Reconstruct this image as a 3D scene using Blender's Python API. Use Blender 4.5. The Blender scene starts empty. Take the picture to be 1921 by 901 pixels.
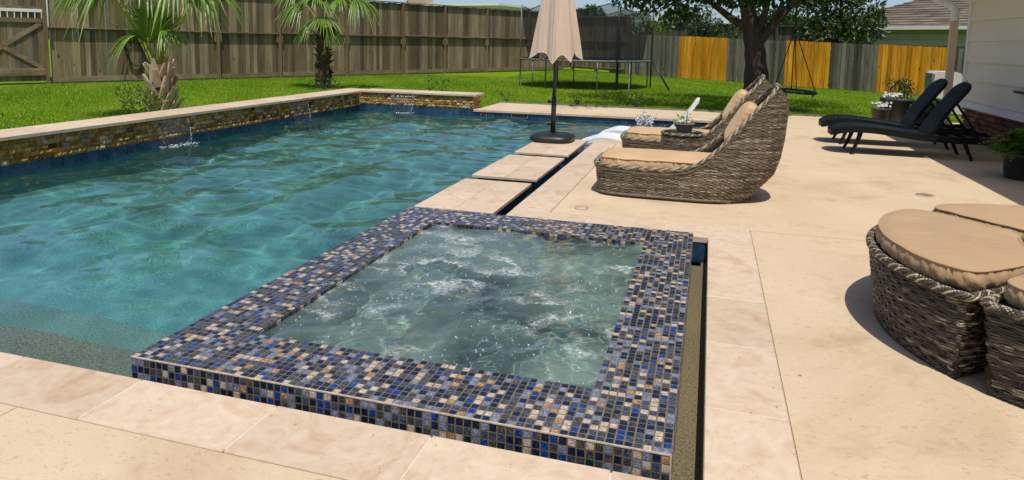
import bpy, math, random
import numpy as np
from mathutils import Matrix, Vector, Euler

rng = np.random.default_rng(7)
random.seed(7)
scene = bpy.context.scene
COL = scene.collection

# ------------------------------------------------------------------ camera
cam_data = bpy.data.cameras.new('camera')
cam = bpy.data.objects.new('camera', cam_data)
COL.objects.link(cam)
scene.camera = cam
R = np.array([[0.95905655, 0.04917673, -0.2789125],
              [0.28267652, -0.10553257, 0.95339229],
              [0.01745037, -0.99319914, -0.11511281]])
cam.matrix_world = Matrix(((R[0, 0], -R[0, 1], -R[0, 2], 0.0),
                           (R[1, 0], -R[1, 1], -R[1, 2], 0.0),
                           (R[2, 0], -R[2, 1], -R[2, 2], 1.4),
                           (0, 0, 0, 1)))
cam_data.sensor_fit = 'HORIZONTAL'
cam_data.sensor_width = 36.0
cam_data.lens = 36.0 * 1264.77 / 1921.0
cam_data.shift_y = -(450.5 - 225.0) / 1921.0
cam_data.clip_start = 0.05
cam_data.clip_end = 3000.0

# ------------------------------------------------------------------ world, sun, exposure
SUN = Vector((0.13, -0.40, 1.0)).normalized()          # towards the sun
world = bpy.data.worlds.new('World')
scene.world = world
world.use_nodes = True
wn = world.node_tree
sky_n = wn.nodes.new('ShaderNodeTexSky')
sky_n.sky_type = 'NISHITA'
sky_n.sun_disc = False
sky_n.sun_elevation = math.asin(SUN.z)
sky_n.sun_rotation = math.atan2(SUN.x, SUN.y)
sky_n.air_density = 0.7
sky_n.dust_density = 1.2
sky_n.ozone_density = 2.0
bg = wn.nodes['Background']
bg.inputs['Strength'].default_value = 0.125
wn.links.new(sky_n.outputs[0], bg.inputs['Color'])

sun_data = bpy.data.lights.new('sun', 'SUN')
sun_data.energy = 4.0
sun_data.angle = math.radians(0.53)
sun_data.color = (1.0, 0.955, 0.88)
sun = bpy.data.objects.new('sun', sun_data)
COL.objects.link(sun)
sun.rotation_euler = SUN.to_track_quat('Z', 'Y').to_euler()
sun_data.cycles.is_caustics_light = True

scene.view_settings.view_transform = 'Standard'
scene.view_settings.look = 'None'
scene.view_settings.gamma = 1.0
scene.view_settings.exposure = 0.0
scene.view_settings.use_curve_mapping = False
cy = scene.cycles
cy.use_denoising = True
cy.max_bounces = 10
cy.diffuse_bounces = 3
cy.glossy_bounces = 4
cy.transmission_bounces = 6
cy.transparent_max_bounces = 24
cy.volume_bounces = 0
cy.sample_clamp_indirect = 4.0
cy.sample_clamp_direct = 0.0
cy.caustics_reflective = False
cy.caustics_refractive = True
cy.blur_glossy = 0.3

# ------------------------------------------------------------------ helpers
WLOC = {}                                              # world location of every object


def fin(o, parent=None, wl=(0, 0, 0)):
    """link an object whose origin is at world point wl (or local, if parent is a prototype at 0)"""
    COL.objects.link(o)
    wl = Vector(wl)
    WLOC[o.name] = wl.copy()
    if parent is not None:
        o.parent = parent
        o.location = wl - WLOC[parent.name]
    else:
        o.location = wl
    return o


def thing(name, label, cat, loc=(0, 0, 0), group=None):
    o = bpy.data.objects.new(name, None)
    o.empty_display_size = 0.1
    fin(o, None, loc)
    o['label'] = label
    o['category'] = cat
    if group:
        o['group'] = group
    return o


def tag(o, label=None, cat=None, group=None, kind=None):
    if label:
        o['label'] = label
    if cat:
        o['category'] = cat
    if group:
        o['group'] = group
    if kind:
        o['kind'] = kind
    return o


def copy_tree(o, loc, rotz=0.0, label=None, parent=None):
    c = o.copy()
    COL.objects.link(c)
    if parent is None:
        c.location = loc
        c.rotation_euler = (0, 0, rotz)
        WLOC[c.name] = Vector(loc)
        if label:
            c['label'] = label
    else:
        c.parent = parent
        WLOC[c.name] = Vector((0, 0, 0))
    for ch in list(o.children):
        copy_tree(ch, None, 0, None, c)
    return c


def move(o, loc, rotz=0.0):
    o.location = loc
    o.rotation_euler = (0, 0, rotz)


class MB:
    """collects faces into one mesh"""

    def __init__(s):
        s.V = []; s.F = []; s.M = []; s.Rn = []; s.n = 0; s.sm = []

    def add(s, V, F, m=0, r=None, smooth=False):
        V = np.asarray(V, float).reshape(-1, 3)
        b = s.n
        s.V.append(V)
        s.n += len(V)
        for k, f in enumerate(F):
            s.F.append([int(i) + b for i in f])
            s.M.append(m)
            s.Rn.append(random.random() if r is None else (r if np.isscalar(r) else r[k]))
            s.sm.append(smooth)
        return s

    def box(s, c, size, rz=0.0, m=0, r=None, rot=None):
        c = np.array(c, float); h = np.array(size, float) / 2
        P = np.array([[x, y, z] for z in (-1, 1) for y in (-1, 1) for x in (-1, 1)], float) * h
        if rot is not None:
            P = P @ np.array(rot).T
        elif rz:
            ca, sa = math.cos(rz), math.sin(rz)
            P = P @ np.array([[ca, sa, 0], [-sa, ca, 0], [0, 0, 1]])
        if r is None:
            r = random.random()
        s.add(P + c, [(0, 2, 3, 1), (4, 5, 7, 6), (0, 1, 5, 4), (2, 6, 7, 3), (0, 4, 6, 2), (1, 3, 7, 5)], m, r)
        return s

    def bar(s, a, b, w, t, m=0, r=None):
        """square bar from a to b"""
        a = Vector(a); b = Vector(b)
        q = (b - a).to_track_quat('X', 'Z').to_matrix()
        return s.box((a + b) / 2, ((b - a).length, w, t), rot=np.array(q), m=m, r=r)

    def tube(s, path, rad, n=8, m=0, r=None, caps=True, closed=False, smooth=True):
        P = np.asarray(path, float)
        k = len(P)
        rad = np.broadcast_to(np.asarray(rad, float), (k,))
        if closed:
            T = np.roll(P, -1, 0) - np.roll(P, 1, 0)
        else:
            T = np.gradient(P, axis=0)
        T /= np.linalg.norm(T, axis=1)[:, None] + 1e-12
        up = np.array([0.0, 0, 1]) if abs(T[0][2]) < 0.9 else np.array([1.0, 0, 0])
        N = np.zeros_like(P)
        nn = up - T[0] * (up @ T[0]); nn /= np.linalg.norm(nn)
        for i in range(k):
            nn = nn - T[i] * (nn @ T[i]); nn /= np.linalg.norm(nn) + 1e-12
            N[i] = nn
        B = np.cross(T, N)
        a = np.linspace(0, 2 * np.pi, n, endpoint=False)
        V = (P[:, None, :] + rad[:, None, None] * (np.cos(a)[None, :, None] * N[:, None, :] + np.sin(a)[None, :, None] * B[:, None, :])).reshape(-1, 3)
        F = []
        for i in range(k if closed else k - 1):
            j = (i + 1) % k
            for q in range(n):
                q2 = (q + 1) % n
                F.append((i * n + q, i * n + q2, j * n + q2, j * n + q))
        if caps and not closed:
            F.append(tuple(range(n - 1, -1, -1)))
            F.append(tuple((k - 1) * n + q for q in range(n)))
        s.add(V, F, m, random.random() if r is None else r, smooth)
        return s

    def lathe(s, prof, c=(0, 0, 0), n=24, m=0, r=None, smooth=True, sq=None):
        """prof: list of (radius, z)"""
        prof = np.asarray(prof, float)
        a = np.linspace(0, 2 * np.pi, n, endpoint=False)
        k = len(prof)
        ca, sa = np.cos(a), np.sin(a)
        if sq:
            f = (np.abs(ca) ** sq + np.abs(sa) ** sq) ** (-1 / sq)
            ca, sa = ca * f, sa * f
        V = np.stack([prof[:, 0][:, None] * ca, prof[:, 0][:, None] * sa, np.repeat(prof[:, 1][:, None], n, 1)], -1).reshape(-1, 3) + np.array(c)
        F = []
        for i in range(k - 1):
            for q in range(n):
                q2 = (q + 1) % n
                F.append((i * n + q, i * n + q2, (i + 1) * n + q2, (i + 1) * n + q))
        if prof[0, 0] > 1e-4:
            F.append(tuple(range(n - 1, -1, -1)))
        if prof[-1, 0] > 1e-4:
            F.append(tuple((k - 1) * n + q for q in range(n)))
        s.add(V, F, m, random.random() if r is None else r, smooth)
        return s

    def grid(s, P, m=0, r=None, smooth=True, closed_u=False):
        """P: (nu, nv, 3) array"""
        P = np.asarray(P, float)
        nu, nv = P.shape[:2]
        F = []
        for i in range(nu if closed_u else nu - 1):
            i2 = (i + 1) % nu
            for j in range(nv - 1):
                F.append((i * nv + j, i2 * nv + j, i2 * nv + j + 1, i * nv + j + 1))
        s.add(P.reshape(-1, 3), F, m, random.random() if r is None else r, smooth)
        return s

    def mesh(s, name, mats):
        me = bpy.data.meshes.new(name)
        V = np.concatenate(s.V) if s.V else np.zeros((0, 3))
        me.from_pydata(V.tolist(), [], s.F)
        for mt in (mats if isinstance(mats, (list, tuple)) else [mats]):
            me.materials.append(mt)
        me.polygons.foreach_set('material_index', s.M)
        me.polygons.foreach_set('use_smooth', s.sm)
        at = me.attributes.new('rnd', 'FLOAT', 'FACE')
        at.data.foreach_set('value', np.asarray(s.Rn, dtype=np.float32))
        me.update()
        return me

    def build(s, name, mats, parent=None, wl=None):
        """vertices are world coordinates (or local to a prototype at 0)"""
        if wl is None:
            wl = WLOC[parent.name] if parent is not None else Vector((0, 0, 0))
        wl = Vector(wl)
        me = s.mesh(name, mats)
        if wl.length > 0:
            me.transform(Matrix.Translation(-wl))
        return fin(bpy.data.objects.new(name, me), parent, wl)


def fast_mesh(name, V, F, mats, rnd=None, midx=None, smooth=False):
    """V (n,3), F (k,m) with the same corner count for every face"""
    me = bpy.data.meshes.new(name)
    F = np.asarray(F, dtype=np.int32)
    k, m = F.shape
    me.vertices.add(len(V)); me.vertices.foreach_set('co', np.asarray(V, dtype=np.float32).ravel())
    me.loops.add(k * m); me.loops.foreach_set('vertex_index', F.ravel())
    me.polygons.add(k); me.polygons.foreach_set('loop_start', np.arange(0, k * m, m, dtype=np.int32))
    for mt in (mats if isinstance(mats, (list, tuple)) else [mats]):
        me.materials.append(mt)
    if midx is not None:
        me.polygons.foreach_set('material_index', np.asarray(midx, dtype=np.int32))
    me.polygons.foreach_set('use_smooth', np.full(k, smooth, dtype=bool))
    at = me.attributes.new('rnd', 'FLOAT', 'FACE')
    at.data.foreach_set('value', np.asarray(rnd if rnd is not None else rng.random(k), dtype=np.float32))
    me.update(calc_edges=True)
    return me


def fast_obj(name, me, parent=None, wl=None):
    if wl is None:
        wl = WLOC[parent.name] if parent is not None else Vector((0, 0, 0))
    wl = Vector(wl)
    if wl.length > 0:
        me.transform(Matrix.Translation(-wl))
    return fin(bpy.data.objects.new(name, me), parent, wl)


_unit = {}


def unit_box(mat, bev=0.0):
    key = (mat.name, bev)
    if key not in _unit:
        mb = MB().box((0, 0, 0), (1, 1, 1))
        _unit[key] = mb.mesh('unit_' + mat.name, mat)
    return _unit[key]


def piece(name, mat, c, size, parent, rz=0.0, rot=None, me=None):
    o = bpy.data.objects.new(name, me or unit_box(mat))
    fin(o, parent, c)
    o.scale = size
    if rot is not None:
        o.rotation_euler = rot
    elif rz:
        o.rotation_euler = (0, 0, rz)
    return o


# ------------------------------------------------------------------ materials
def newmat(name):
    m = bpy.data.materials.new(name)
    m.use_nodes = True
    nt = m.node_tree
    return m, nt, nt.nodes['Principled BSDF'], nt.nodes['Material Output']


def N(nt, kind, **kw):
    n = nt.nodes.new(kind)
    for k, v in kw.items():
        if k in ('inp',):
            for a, b in v.items():
                n.inputs[a].default_value = b
        else:
            setattr(n, k, v)
    return n


def ramp(nt, fac, stops, interp='LINEAR'):
    r = nt.nodes.new('ShaderNodeValToRGB')
    r.color_ramp.interpolation = interp
    el = r.color_ramp.elements
    while len(el) > 1:
        el.remove(el[-1])
    el[0].position = stops[0][0]; el[0].color = (*stops[0][1], 1)
    for p, c in stops[1:]:
        e = el.new(p); e.color = (*c, 1)
    nt.links.new(fac, r.inputs['Fac'])
    return r.outputs['Color']


def coords(nt, scale=(1, 1, 1), world_space=False, seed_obj=False):
    """object or world-space coordinates, optionally shifted per object"""
    if world_space:
        src = nt.nodes.new('ShaderNodeNewGeometry').outputs['Position']
    else:
        src = nt.nodes.new('ShaderNodeTexCoord').outputs['Object']
    mp = nt.nodes.new('ShaderNodeMapping')
    mp.inputs['Scale'].default_value = scale
    nt.links.new(src, mp.inputs['Vector'])
    if seed_obj:
        oi = nt.nodes.new('ShaderNodeObjectInfo')
        mm = nt.nodes.new('ShaderNodeMath'); mm.operation = 'MULTIPLY'; mm.inputs[1].default_value = 57.0
        nt.links.new(oi.outputs['Random'], mm.inputs[0])
        cb = nt.nodes.new('ShaderNodeCombineXYZ')
        nt.links.new(mm.outputs[0], cb.inputs[0]); nt.links.new(mm.outputs[0], cb.inputs[2])
        nt.links.new(cb.outputs[0], mp.inputs['Location'])
    return mp.outputs['Vector']


def noise(nt, vec, scale=5, detail=4, rough=0.55, dist=0.0):
    n = nt.nodes.new('ShaderNodeTexNoise')
    n.inputs['Scale'].default_value = scale
    n.inputs['Detail'].default_value = detail
    n.inputs['Roughness'].default_value = rough
    n.inputs['Distortion'].default_value = dist
    nt.links.new(vec, n.inputs['Vector'])
    return n.outputs['Fac']


def mix(nt, fac, a, b, blend='MIX'):
    n = nt.nodes.new('ShaderNodeMix')
    n.data_type = 'RGBA'
    n.blend_type = blend
    for sock, v in ((n.inputs[0], fac), (n.inputs[6], a), (n.inputs[7], b)):
        if hasattr(v, 'is_linked'):
            nt.links.new(v, sock)
        else:
            sock.default_value = v if not isinstance(v, tuple) or len(v) == 4 else (*v, 1)
    return n.outputs[2]


def bump(nt, p, height, strength=0.3, dist=0.01):
    b = nt.nodes.new('ShaderNodeBump')
    b.inputs['Strength'].default_value = strength
    b.inputs['Distance'].default_value = dist
    nt.links.new(height, b.inputs['Height'])
    nt.links.new(b.outputs[0], p.inputs['Normal'])


def rnd_out(nt, src):
    if src == 'attr':
        a = nt.nodes.new('ShaderNodeAttribute'); a.attribute_name = 'rnd'
        return a.outputs['Fac']
    return nt.nodes.new('ShaderNodeObjectInfo').outputs['Random']


def simple(name, col, rough=0.6, var=0.25, scale=8.0, bmp=0.0, bscale=60.0, world_space=True, metal=0.0, spec=0.5, sheen=0.0, stretch=(1, 1, 1)):
    m, nt, p, out = newmat(name)
    v = coords(nt, stretch, world_space)
    f = noise(nt, v, scale, 5, 0.6)
    a = tuple(c * (1 - var) for c in col); b = tuple(min(1, c * (1 + var)) for c in col)
    nt.links.new(ramp(nt, f, [(0.3, a), (0.7, b)]), p.inputs['Base Color'])
    p.inputs['Roughness'].default_value = rough
    p.inputs['Metallic'].default_value = metal
    p.inputs['Specular IOR Level'].default_value = spec
    if bmp:
        bump(nt, p, noise(nt, v, bscale, 3), bmp, 0.01)
    return m


def wood(name, stops, src='object', grain=(30, 30, 1.2), rough=0.85, knots=True):
    """boards standing upright: grain runs along z"""
    m, nt, p, out = newmat(name)
    base = ramp(nt, rnd_out(nt, src), stops)
    v = coords(nt, grain, True)
    f = noise(nt, v, 1.0, 5, 0.65, 0.4)
    c = mix(nt, 1.0, base, ramp(nt, f, [(0.25, (0.45, 0.45, 0.45)), (0.6, (1.0, 1.0, 1.0)), (0.85, (1.35, 1.33, 1.3))]), 'MULTIPLY')
    v2 = coords(nt, (2.0, 2.0, 0.5), True)
    big = noise(nt, v2, 1.6, 3)
    c = mix(nt, 1.0, c, ramp(nt, big, [(0.3, (0.72, 0.72, 0.75)), (0.7, (1.12, 1.1, 1.05))]), 'MULTIPLY')
    if knots:
        vo = nt.nodes.new('ShaderNodeTexVoronoi')
        vo.inputs['Scale'].default_value = 1.0
        nt.links.new(coords(nt, (4.2, 4.2, 1.9), True), vo.inputs['Vector'])
        c = mix(nt, 1.0, c, ramp(nt, vo.outputs['Distance'], [(0.045, (0.22, 0.17, 0.13)), (0.12, (1, 1, 1))]), 'MULTIPLY')
    nt.links.new(c, p.inputs['Base Color'])
    p.inputs['Roughness'].default_value = rough
    p.inputs['Specular IOR Level'].default_value = 0.08
    bump(nt, p, f, 0.35, 0.004)
    return m


# ---- stone, concrete, pool finishes
def m_travertine():
    m, nt, p, out = newmat('travertine')
    v = coords(nt, (1, 1, 1), True, True)
    a = noise(nt, v, 3.0, 7, 0.68, 1.6)
    b = noise(nt, v, 13, 5, 0.65, 0.8)
    c = ramp(nt, a, [(0.28, (0.44, 0.285, 0.165)), (0.40, (0.58, 0.42, 0.285)), (0.52, (0.68, 0.565, 0.44)), (0.64, (0.62, 0.475, 0.34)), (0.78, (0.48, 0.32, 0.195))])
    c = mix(nt, 0.4, c, ramp(nt, b, [(0.3, (0.50, 0.37, 0.255)), (0.7, (0.72, 0.62, 0.50))]))
    pit = noise(nt, v, 38, 4, 0.7)
    c = mix(nt, 1.0, c, ramp(nt, pit, [(0.27, (0.42, 0.33, 0.26)), (0.345, (1, 1, 1))]), 'MULTIPLY')
    oi = nt.nodes.new('ShaderNodeObjectInfo').outputs['Random']
    c = mix(nt, 1.0, c, ramp(nt, oi, [(0, (0.86, 0.81, 0.75)), (1, (1.0, 0.955, 0.90))]), 'MULTIPLY')
    rs = noise(nt, v, 5.5, 4, 0.6, 0.8)
    c = mix(nt, 1.0, c, ramp(nt, rs, [(0.62, (1, 1, 1)), (0.74, (0.98, 0.84, 0.66))]), 'MULTIPLY')
    nt.links.new(c, p.inputs['Base Color'])
    p.inputs['Roughness'].default_value = 0.62
    bump(nt, p, pit, 0.12, 0.004)
    return m


def m_deck():
    m, nt, p, out = newmat('deck_coating')
    v = coords(nt, (1, 1, 1), True)
    big = noise(nt, v, 0.7, 5, 0.6, 0.5)
    c = ramp(nt, big, [(0.3, (0.555, 0.42, 0.275)), (0.7, (0.65, 0.505, 0.34))])
    fl = noise(nt, coords(nt, (1, 1.5, 1), True), 34, 5, 0.75, 1.0)
    c = mix(nt, 1.0, c, ramp(nt, fl, [(0.33, (0.74, 0.70, 0.64)), (0.44, (1, 1, 1))]), 'MULTIPLY')
    st = noise(nt, v, 1.9, 6, 0.7)
    c = mix(nt, 1.0, c, ramp(nt, st, [(0.25, (0.76, 0.70, 0.62)), (0.46, (1, 1, 1))]), 'MULTIPLY')
    bl = noise(nt, v, 0.45, 6, 0.66, 1.4)                # old water marks and faded patches
    c = mix(nt, 1.0, c, ramp(nt, bl, [(0.36, (0.88, 0.86, 0.82)), (0.47, (1, 1, 1)), (0.62, (1.0, 1.0, 1.0)), (0.70, (1.06, 1.05, 1.05))]), 'MULTIPLY')
    vo = nt.nodes.new('ShaderNodeTexVoronoi'); vo.inputs['Scale'].default_value = 3.1
    nt.links.new(v, vo.inputs['Vector'])
    c = mix(nt, 1.0, c, ramp(nt, vo.outputs['Distance'], [(0.016, (0.40, 0.33, 0.25)), (0.035, (1, 1, 1))]), 'MULTIPLY')
    nt.links.new(c, p.inputs['Base Color'])
    p.inputs['Roughness'].default_value = 0.8
    bump(nt, p, noise(nt, v, 55, 4, 0.7), 0.4, 0.006)
    return m


def m_plaster(name, base, fleck):
    m, nt, p, out = newmat(name)
    v = coords(nt, (1, 1, 1), True)
    f = noise(nt, v, 90, 3, 0.7)
    c = ramp(nt, f, [(0.32, fleck), (0.5, base), (0.68, tuple(min(1, x * 1.6) for x in base))])
    g = noise(nt, v, 1.2, 4)
    c = mix(nt, 1.0, c, ramp(nt, g, [(0.3, (0.86, 0.88, 0.88)), (0.7, (1.1, 1.08, 1.05))]), 'MULTIPLY')
    nt.links.new(c, p.inputs['Base Color'])
    p.inputs['Roughness'].default_value = 0.8
    return m


def m_ramped(name, stops, src, rough, mottle=0.35, mscale=25, spec=0.5, bmp=0.0, interp='LINEAR', coat=0.0):
    m, nt, p, out = newmat(name)
    c = ramp(nt, rnd_out(nt, src), stops, interp)
    v = coords(nt, (1, 1, 1), True)
    f = noise(nt, v, mscale, 4, 0.65, 0.5)
    lo, hi = 1 - mottle, 1 + mottle
    c = mix(nt, 1.0, c, ramp(nt, f, [(0.3, (lo, lo, lo)), (0.7, (hi, hi, hi))]), 'MULTIPLY')
    nt.links.new(c, p.inputs['Base Color'])
    p.inputs['Roughness'].default_value = rough
    p.inputs['Specular IOR Level'].default_value = spec
    p.inputs['Coat Weight'].default_value = coat
    if bmp:
        bump(nt, p, f, bmp, 0.01)
    return m


def m_mosaic(name, a, b, rust=None):
    """glazed glass mosaic: mottled, cloudy glaze under a glossy surface"""
    m, nt, p, out = newmat(name)
    v = coords(nt, (1, 1, 1), True)
    f = noise(nt, v, 62, 5, 0.72, 2.2)
    c = ramp(nt, f, [(0.30, tuple(x * 0.55 for x in a)), (0.45, a), (0.58, b), (0.72, tuple(min(0.9, x * 1.7 + 0.01) for x in b))])
    if rust:
        g = noise(nt, v, 48, 4, 0.7, 2.0)
        c = mix(nt, ramp(nt, g, [(0.52, (0, 0, 0)), (0.68, (1, 1, 1))]), c, rust)
    nt.links.new(c, p.inputs['Base Color'])
    p.inputs['Roughness'].default_value = 0.16
    p.inputs['Specular IOR Level'].default_value = 0.6
    bump(nt, p, noise(nt, v, 60, 2), 0.06, 0.004)
    return m


def m_water(name, col, foam=False):
    m, nt, p, out = newmat(name)
    nt.nodes.remove(p)
    g = nt.nodes.new('ShaderNodeBsdfGlass')
    g.inputs['IOR'].default_value = 1.333
    g.inputs['Roughness'].default_value = 0.0
    g.inputs['Color'].default_value = (*col, 1)
    surf = g.outputs[0]
    if foam:
        d = nt.nodes.new('ShaderNodeBsdfDiffuse')
        d.inputs['Color'].default_value = (0.78, 0.80, 0.78, 1)
        v = coords(nt, (1, 1, 1), True)
        warp = nt.nodes.new('ShaderNodeTexNoise'); warp.inputs['Scale'].default_value = 3.2; warp.inputs['Detail'].default_value = 4
        nt.links.new(v, warp.inputs['Vector'])
        add = nt.nodes.new('ShaderNodeVectorMath'); add.operation = 'MULTIPLY_ADD'
        add.inputs[1].default_value = (0.55, 0.55, 0.0)
        nt.links.new(warp.outputs['Color'], add.inputs[0]); nt.links.new(v, add.inputs[2])
        a = noise(nt, add.outputs[0], 2.1, 2, 0.5)
        ridge = ramp(nt, a, [(0.43, (0, 0, 0)), (0.495, (0.68, 0.68, 0.68)), (0.56, (0, 0, 0))])
        b = noise(nt, v, 1.7, 2)
        gate = ramp(nt, b, [(0.47, (0, 0, 0)), (0.60, (1, 1, 1))])
        k = noise(nt, v, 46, 3, 0.7)
        grit = ramp(nt, k, [(0.38, (0, 0, 0)), (0.62, (1, 1, 1))])
        fac = mix(nt, 1.0, mix(nt, 1.0, ridge, gate, 'MULTIPLY'), grit, 'MULTIPLY')
        milk = ramp(nt, noise(nt, v, 1.5, 3, 0.5, 0.6), [(0.37, (0.08, 0.08, 0.08)), (0.66, (0.62, 0.62, 0.62))])
        d2 = nt.nodes.new('ShaderNodeBsdfDiffuse'); d2.inputs['Color'].default_value = (0.19, 0.27, 0.225, 1)
        m0 = nt.nodes.new('ShaderNodeMixShader')
        nt.links.new(milk, m0.inputs[0]); nt.links.new(surf, m0.inputs[1]); nt.links.new(d2.outputs[0], m0.inputs[2])
        gl = nt.nodes.new('ShaderNodeBsdfGlossy'); gl.inputs['Roughness'].default_value = 0.04
        fr = nt.nodes.new('ShaderNodeFresnel'); fr.inputs['IOR'].default_value = 1.333
        m00 = nt.nodes.new('ShaderNodeMixShader')
        nt.links.new(fr.outputs[0], m00.inputs[0]); nt.links.new(m0.outputs[0], m00.inputs[1]); nt.links.new(gl.outputs[0], m00.inputs[2])
        surf = m00.outputs[0]
        ms = nt.nodes.new('ShaderNodeMixShader')
        nt.links.new(fac, ms.inputs[0]); nt.links.new(surf, ms.inputs[1]); nt.links.new(d.outputs[0], ms.inputs[2])
        surf = ms.outputs[0]
    nt.links.new(surf, out.inputs['Surface'])
    return m


def m_leaf(name, stops, rough=0.45, trans=0.35):
    m, nt, p, out = newmat(name)
    c = ramp(nt, rnd_out(nt, 'attr'), stops)
    nt.links.new(c, p.inputs['Base Color'])
    p.inputs['Roughness'].default_value = rough
    t = nt.nodes.new('ShaderNodeBsdfTranslucent')
    nt.links.new(mix(nt, 1.0, c, (1.25, 1.3, 0.6), 'MULTIPLY'), t.inputs['Color'])
    ms = nt.nodes.new('ShaderNodeMixShader'); ms.inputs[0].default_value = trans
    nt.links.new(p.outputs[0], ms.inputs[1]); nt.links.new(t.outputs[0], ms.inputs[2])
    nt.links.new(ms.outputs[0], out.inputs['Surface'])
    return m


def m_fabric(name, col, wscale=2.2):
    m, nt, p, out = newmat(name)
    v = coords(nt, (1, 1, 1), True)
    f = noise(nt, v, 3, 4)
    nt.links.new(ramp(nt, f, [(0.3, tuple(c * 0.92 for c in col)), (0.7, tuple(c * 1.06 for c in col))]), p.inputs['Base Color'])
    p.inputs['Roughness'].default_value = 0.75
    p.inputs['Sheen Weight'].default_value = 0.15
    wrk = noise(nt, coords(nt, (wscale * 1.6, wscale * 3.2, wscale * 1.6), True), 1.1, 3, 0.5, 0.9)
    bump(nt, p, wrk, 0.32, 0.03)
    return m


TRAV = m_travertine()
DECK = m_deck()
PLASTER = m_plaster('water_tint_pebble', (0.115, 0.33, 0.33), (0.06, 0.21, 0.215))  # teal of the water put into the pebble colour
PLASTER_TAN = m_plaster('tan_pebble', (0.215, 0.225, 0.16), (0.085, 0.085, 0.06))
PLASTER_DEEP_TINT = m_plaster('deep_water_tint_pebble', (0.078, 0.25, 0.215), (0.04, 0.15, 0.13))  # darker copy: light lost in deep water painted into the finish
PLASTER_SLOPE_TINT = m_plaster('slope_water_tint_pebble', (0.09, 0.285, 0.265), (0.045, 0.17, 0.16))  # in-between band of the painted depth fade
PLASTER_MID_TINT = m_plaster('step_water_tint_pebble', (0.15, 0.275, 0.245), (0.075, 0.15, 0.13))  # tan shifted towards teal, painted water depth over the step
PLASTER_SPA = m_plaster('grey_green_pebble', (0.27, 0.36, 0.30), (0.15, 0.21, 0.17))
GUTTER = m_plaster('gutter_pebble', (0.15, 0.12, 0.062), (0.05, 0.045, 0.026))
GROUT = simple('grout', (0.15, 0.12, 0.078), 0.9, 0.4, 40)
BED = simple('pale_stone_grout', (0.62, 0.53, 0.43), 0.9, 0.1, 30)
GROUT_EDGE = simple('pale_grout_edge', (0.52, 0.42, 0.31), 0.85, 0.25, 40)
WATER = m_water('pool_water', (0.90, 0.99, 0.985))
SPA_WATER = m_water('spa_water', (0.92, 0.99, 0.97), True)
TILE_BLUE = m_ramped('waterline_tile', [(0, (0.012, 0.035, 0.075)), (0.5, (0.02, 0.06, 0.12)), (1, (0.035, 0.085, 0.14))], 'object', 0.22, 0.45, 18)
MOS = [m_mosaic('mosaic_navy', (0.004, 0.007, 0.018), (0.018, 0.03, 0.065)),
       m_mosaic('mosaic_slate', (0.022, 0.03, 0.046), (0.085, 0.105, 0.15), (0.06, 0.05, 0.035)),
       m_mosaic('mosaic_periwinkle', (0.10, 0.12, 0.175), (0.27, 0.30, 0.38)),
       m_mosaic('mosaic_cream', (0.40, 0.31, 0.23), (0.62, 0.53, 0.43), (0.26, 0.12, 0.04)),
       m_mosaic('mosaic_cobalt', (0.006, 0.018, 0.10), (0.022, 0.085, 0.34)),
       m_mosaic('mosaic_rust', (0.30, 0.14, 0.05), (0.52, 0.34, 0.20), (0.12, 0.05, 0.02)),
       m_mosaic('mosaic_smoke', (0.02, 0.022, 0.026), (0.09, 0.09, 0.09), (0.16, 0.09, 0.04))]
STONE = m_ramped('split_stone', [(0, (0.10, 0.05, 0.016)), (0.14, (0.40, 0.21, 0.05)), (0.3, (0.21, 0.115, 0.04)), (0.45, (0.50, 0.31, 0.09)), (0.55, (0.32, 0.22, 0.10)), (0.68, (0.58, 0.26, 0.045)), (0.8, (0.36, 0.22, 0.08)), (0.92, (0.56, 0.43, 0.24)), (1, (0.16, 0.11, 0.06))], 'object', 0.9, 0.5, 26, 0.1, 0.7)
STONE_A = m_ramped('split_stone_far', [(0, (0.10, 0.05, 0.016)), (0.14, (0.40, 0.21, 0.05)), (0.3, (0.21, 0.115, 0.04)), (0.45, (0.50, 0.31, 0.09)), (0.55, (0.32, 0.22, 0.10)), (0.68, (0.58, 0.26, 0.045)), (0.8, (0.36, 0.22, 0.08)), (0.92, (0.56, 0.43, 0.24)), (1, (0.16, 0.11, 0.06))], 'attr', 0.9, 0.5, 26, 0.1, 0.7)
MORTAR = simple('dark_mortar', (0.06, 0.048, 0.035), 0.9, 0.3, 20)

# ---- garden
GRASS = m_leaf('grass_blade', [(0, (0.125, 0.24, 0.002)), (0.5, (0.21, 0.34, 0.005)), (0.9, (0.31, 0.43, 0.02)), (1, (0.44, 0.44, 0.09))], 0.6, 0.35)


def m_lawn():
    m, nt, p, out = newmat('lawn_soil_grass')
    v = coords(nt, (1, 1, 1), True)
    a = noise(nt, v, 0.5, 4); b = noise(nt, v, 22, 4, 0.7)
    c = ramp(nt, b, [(0.3, (0.095, 0.185, 0.002)), (0.55, (0.165, 0.28, 0.004)), (0.8, (0.245, 0.36, 0.015))])
    c = mix(nt, 1.0, c, ramp(nt, a, [(0.3, (0.85, 0.9, 0.85)), (0.7, (1.12, 1.08, 1.0))]), 'MULTIPLY')
    nt.links.new(c, p.inputs['Base Color'])
    p.inputs['Roughness'].default_value = 0.9
    p.inputs['Specular IOR Level'].default_value = 0.1
    bump(nt, p, noise(nt, v, 40, 3, 0.7), 0.8, 0.03)
    return m


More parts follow.
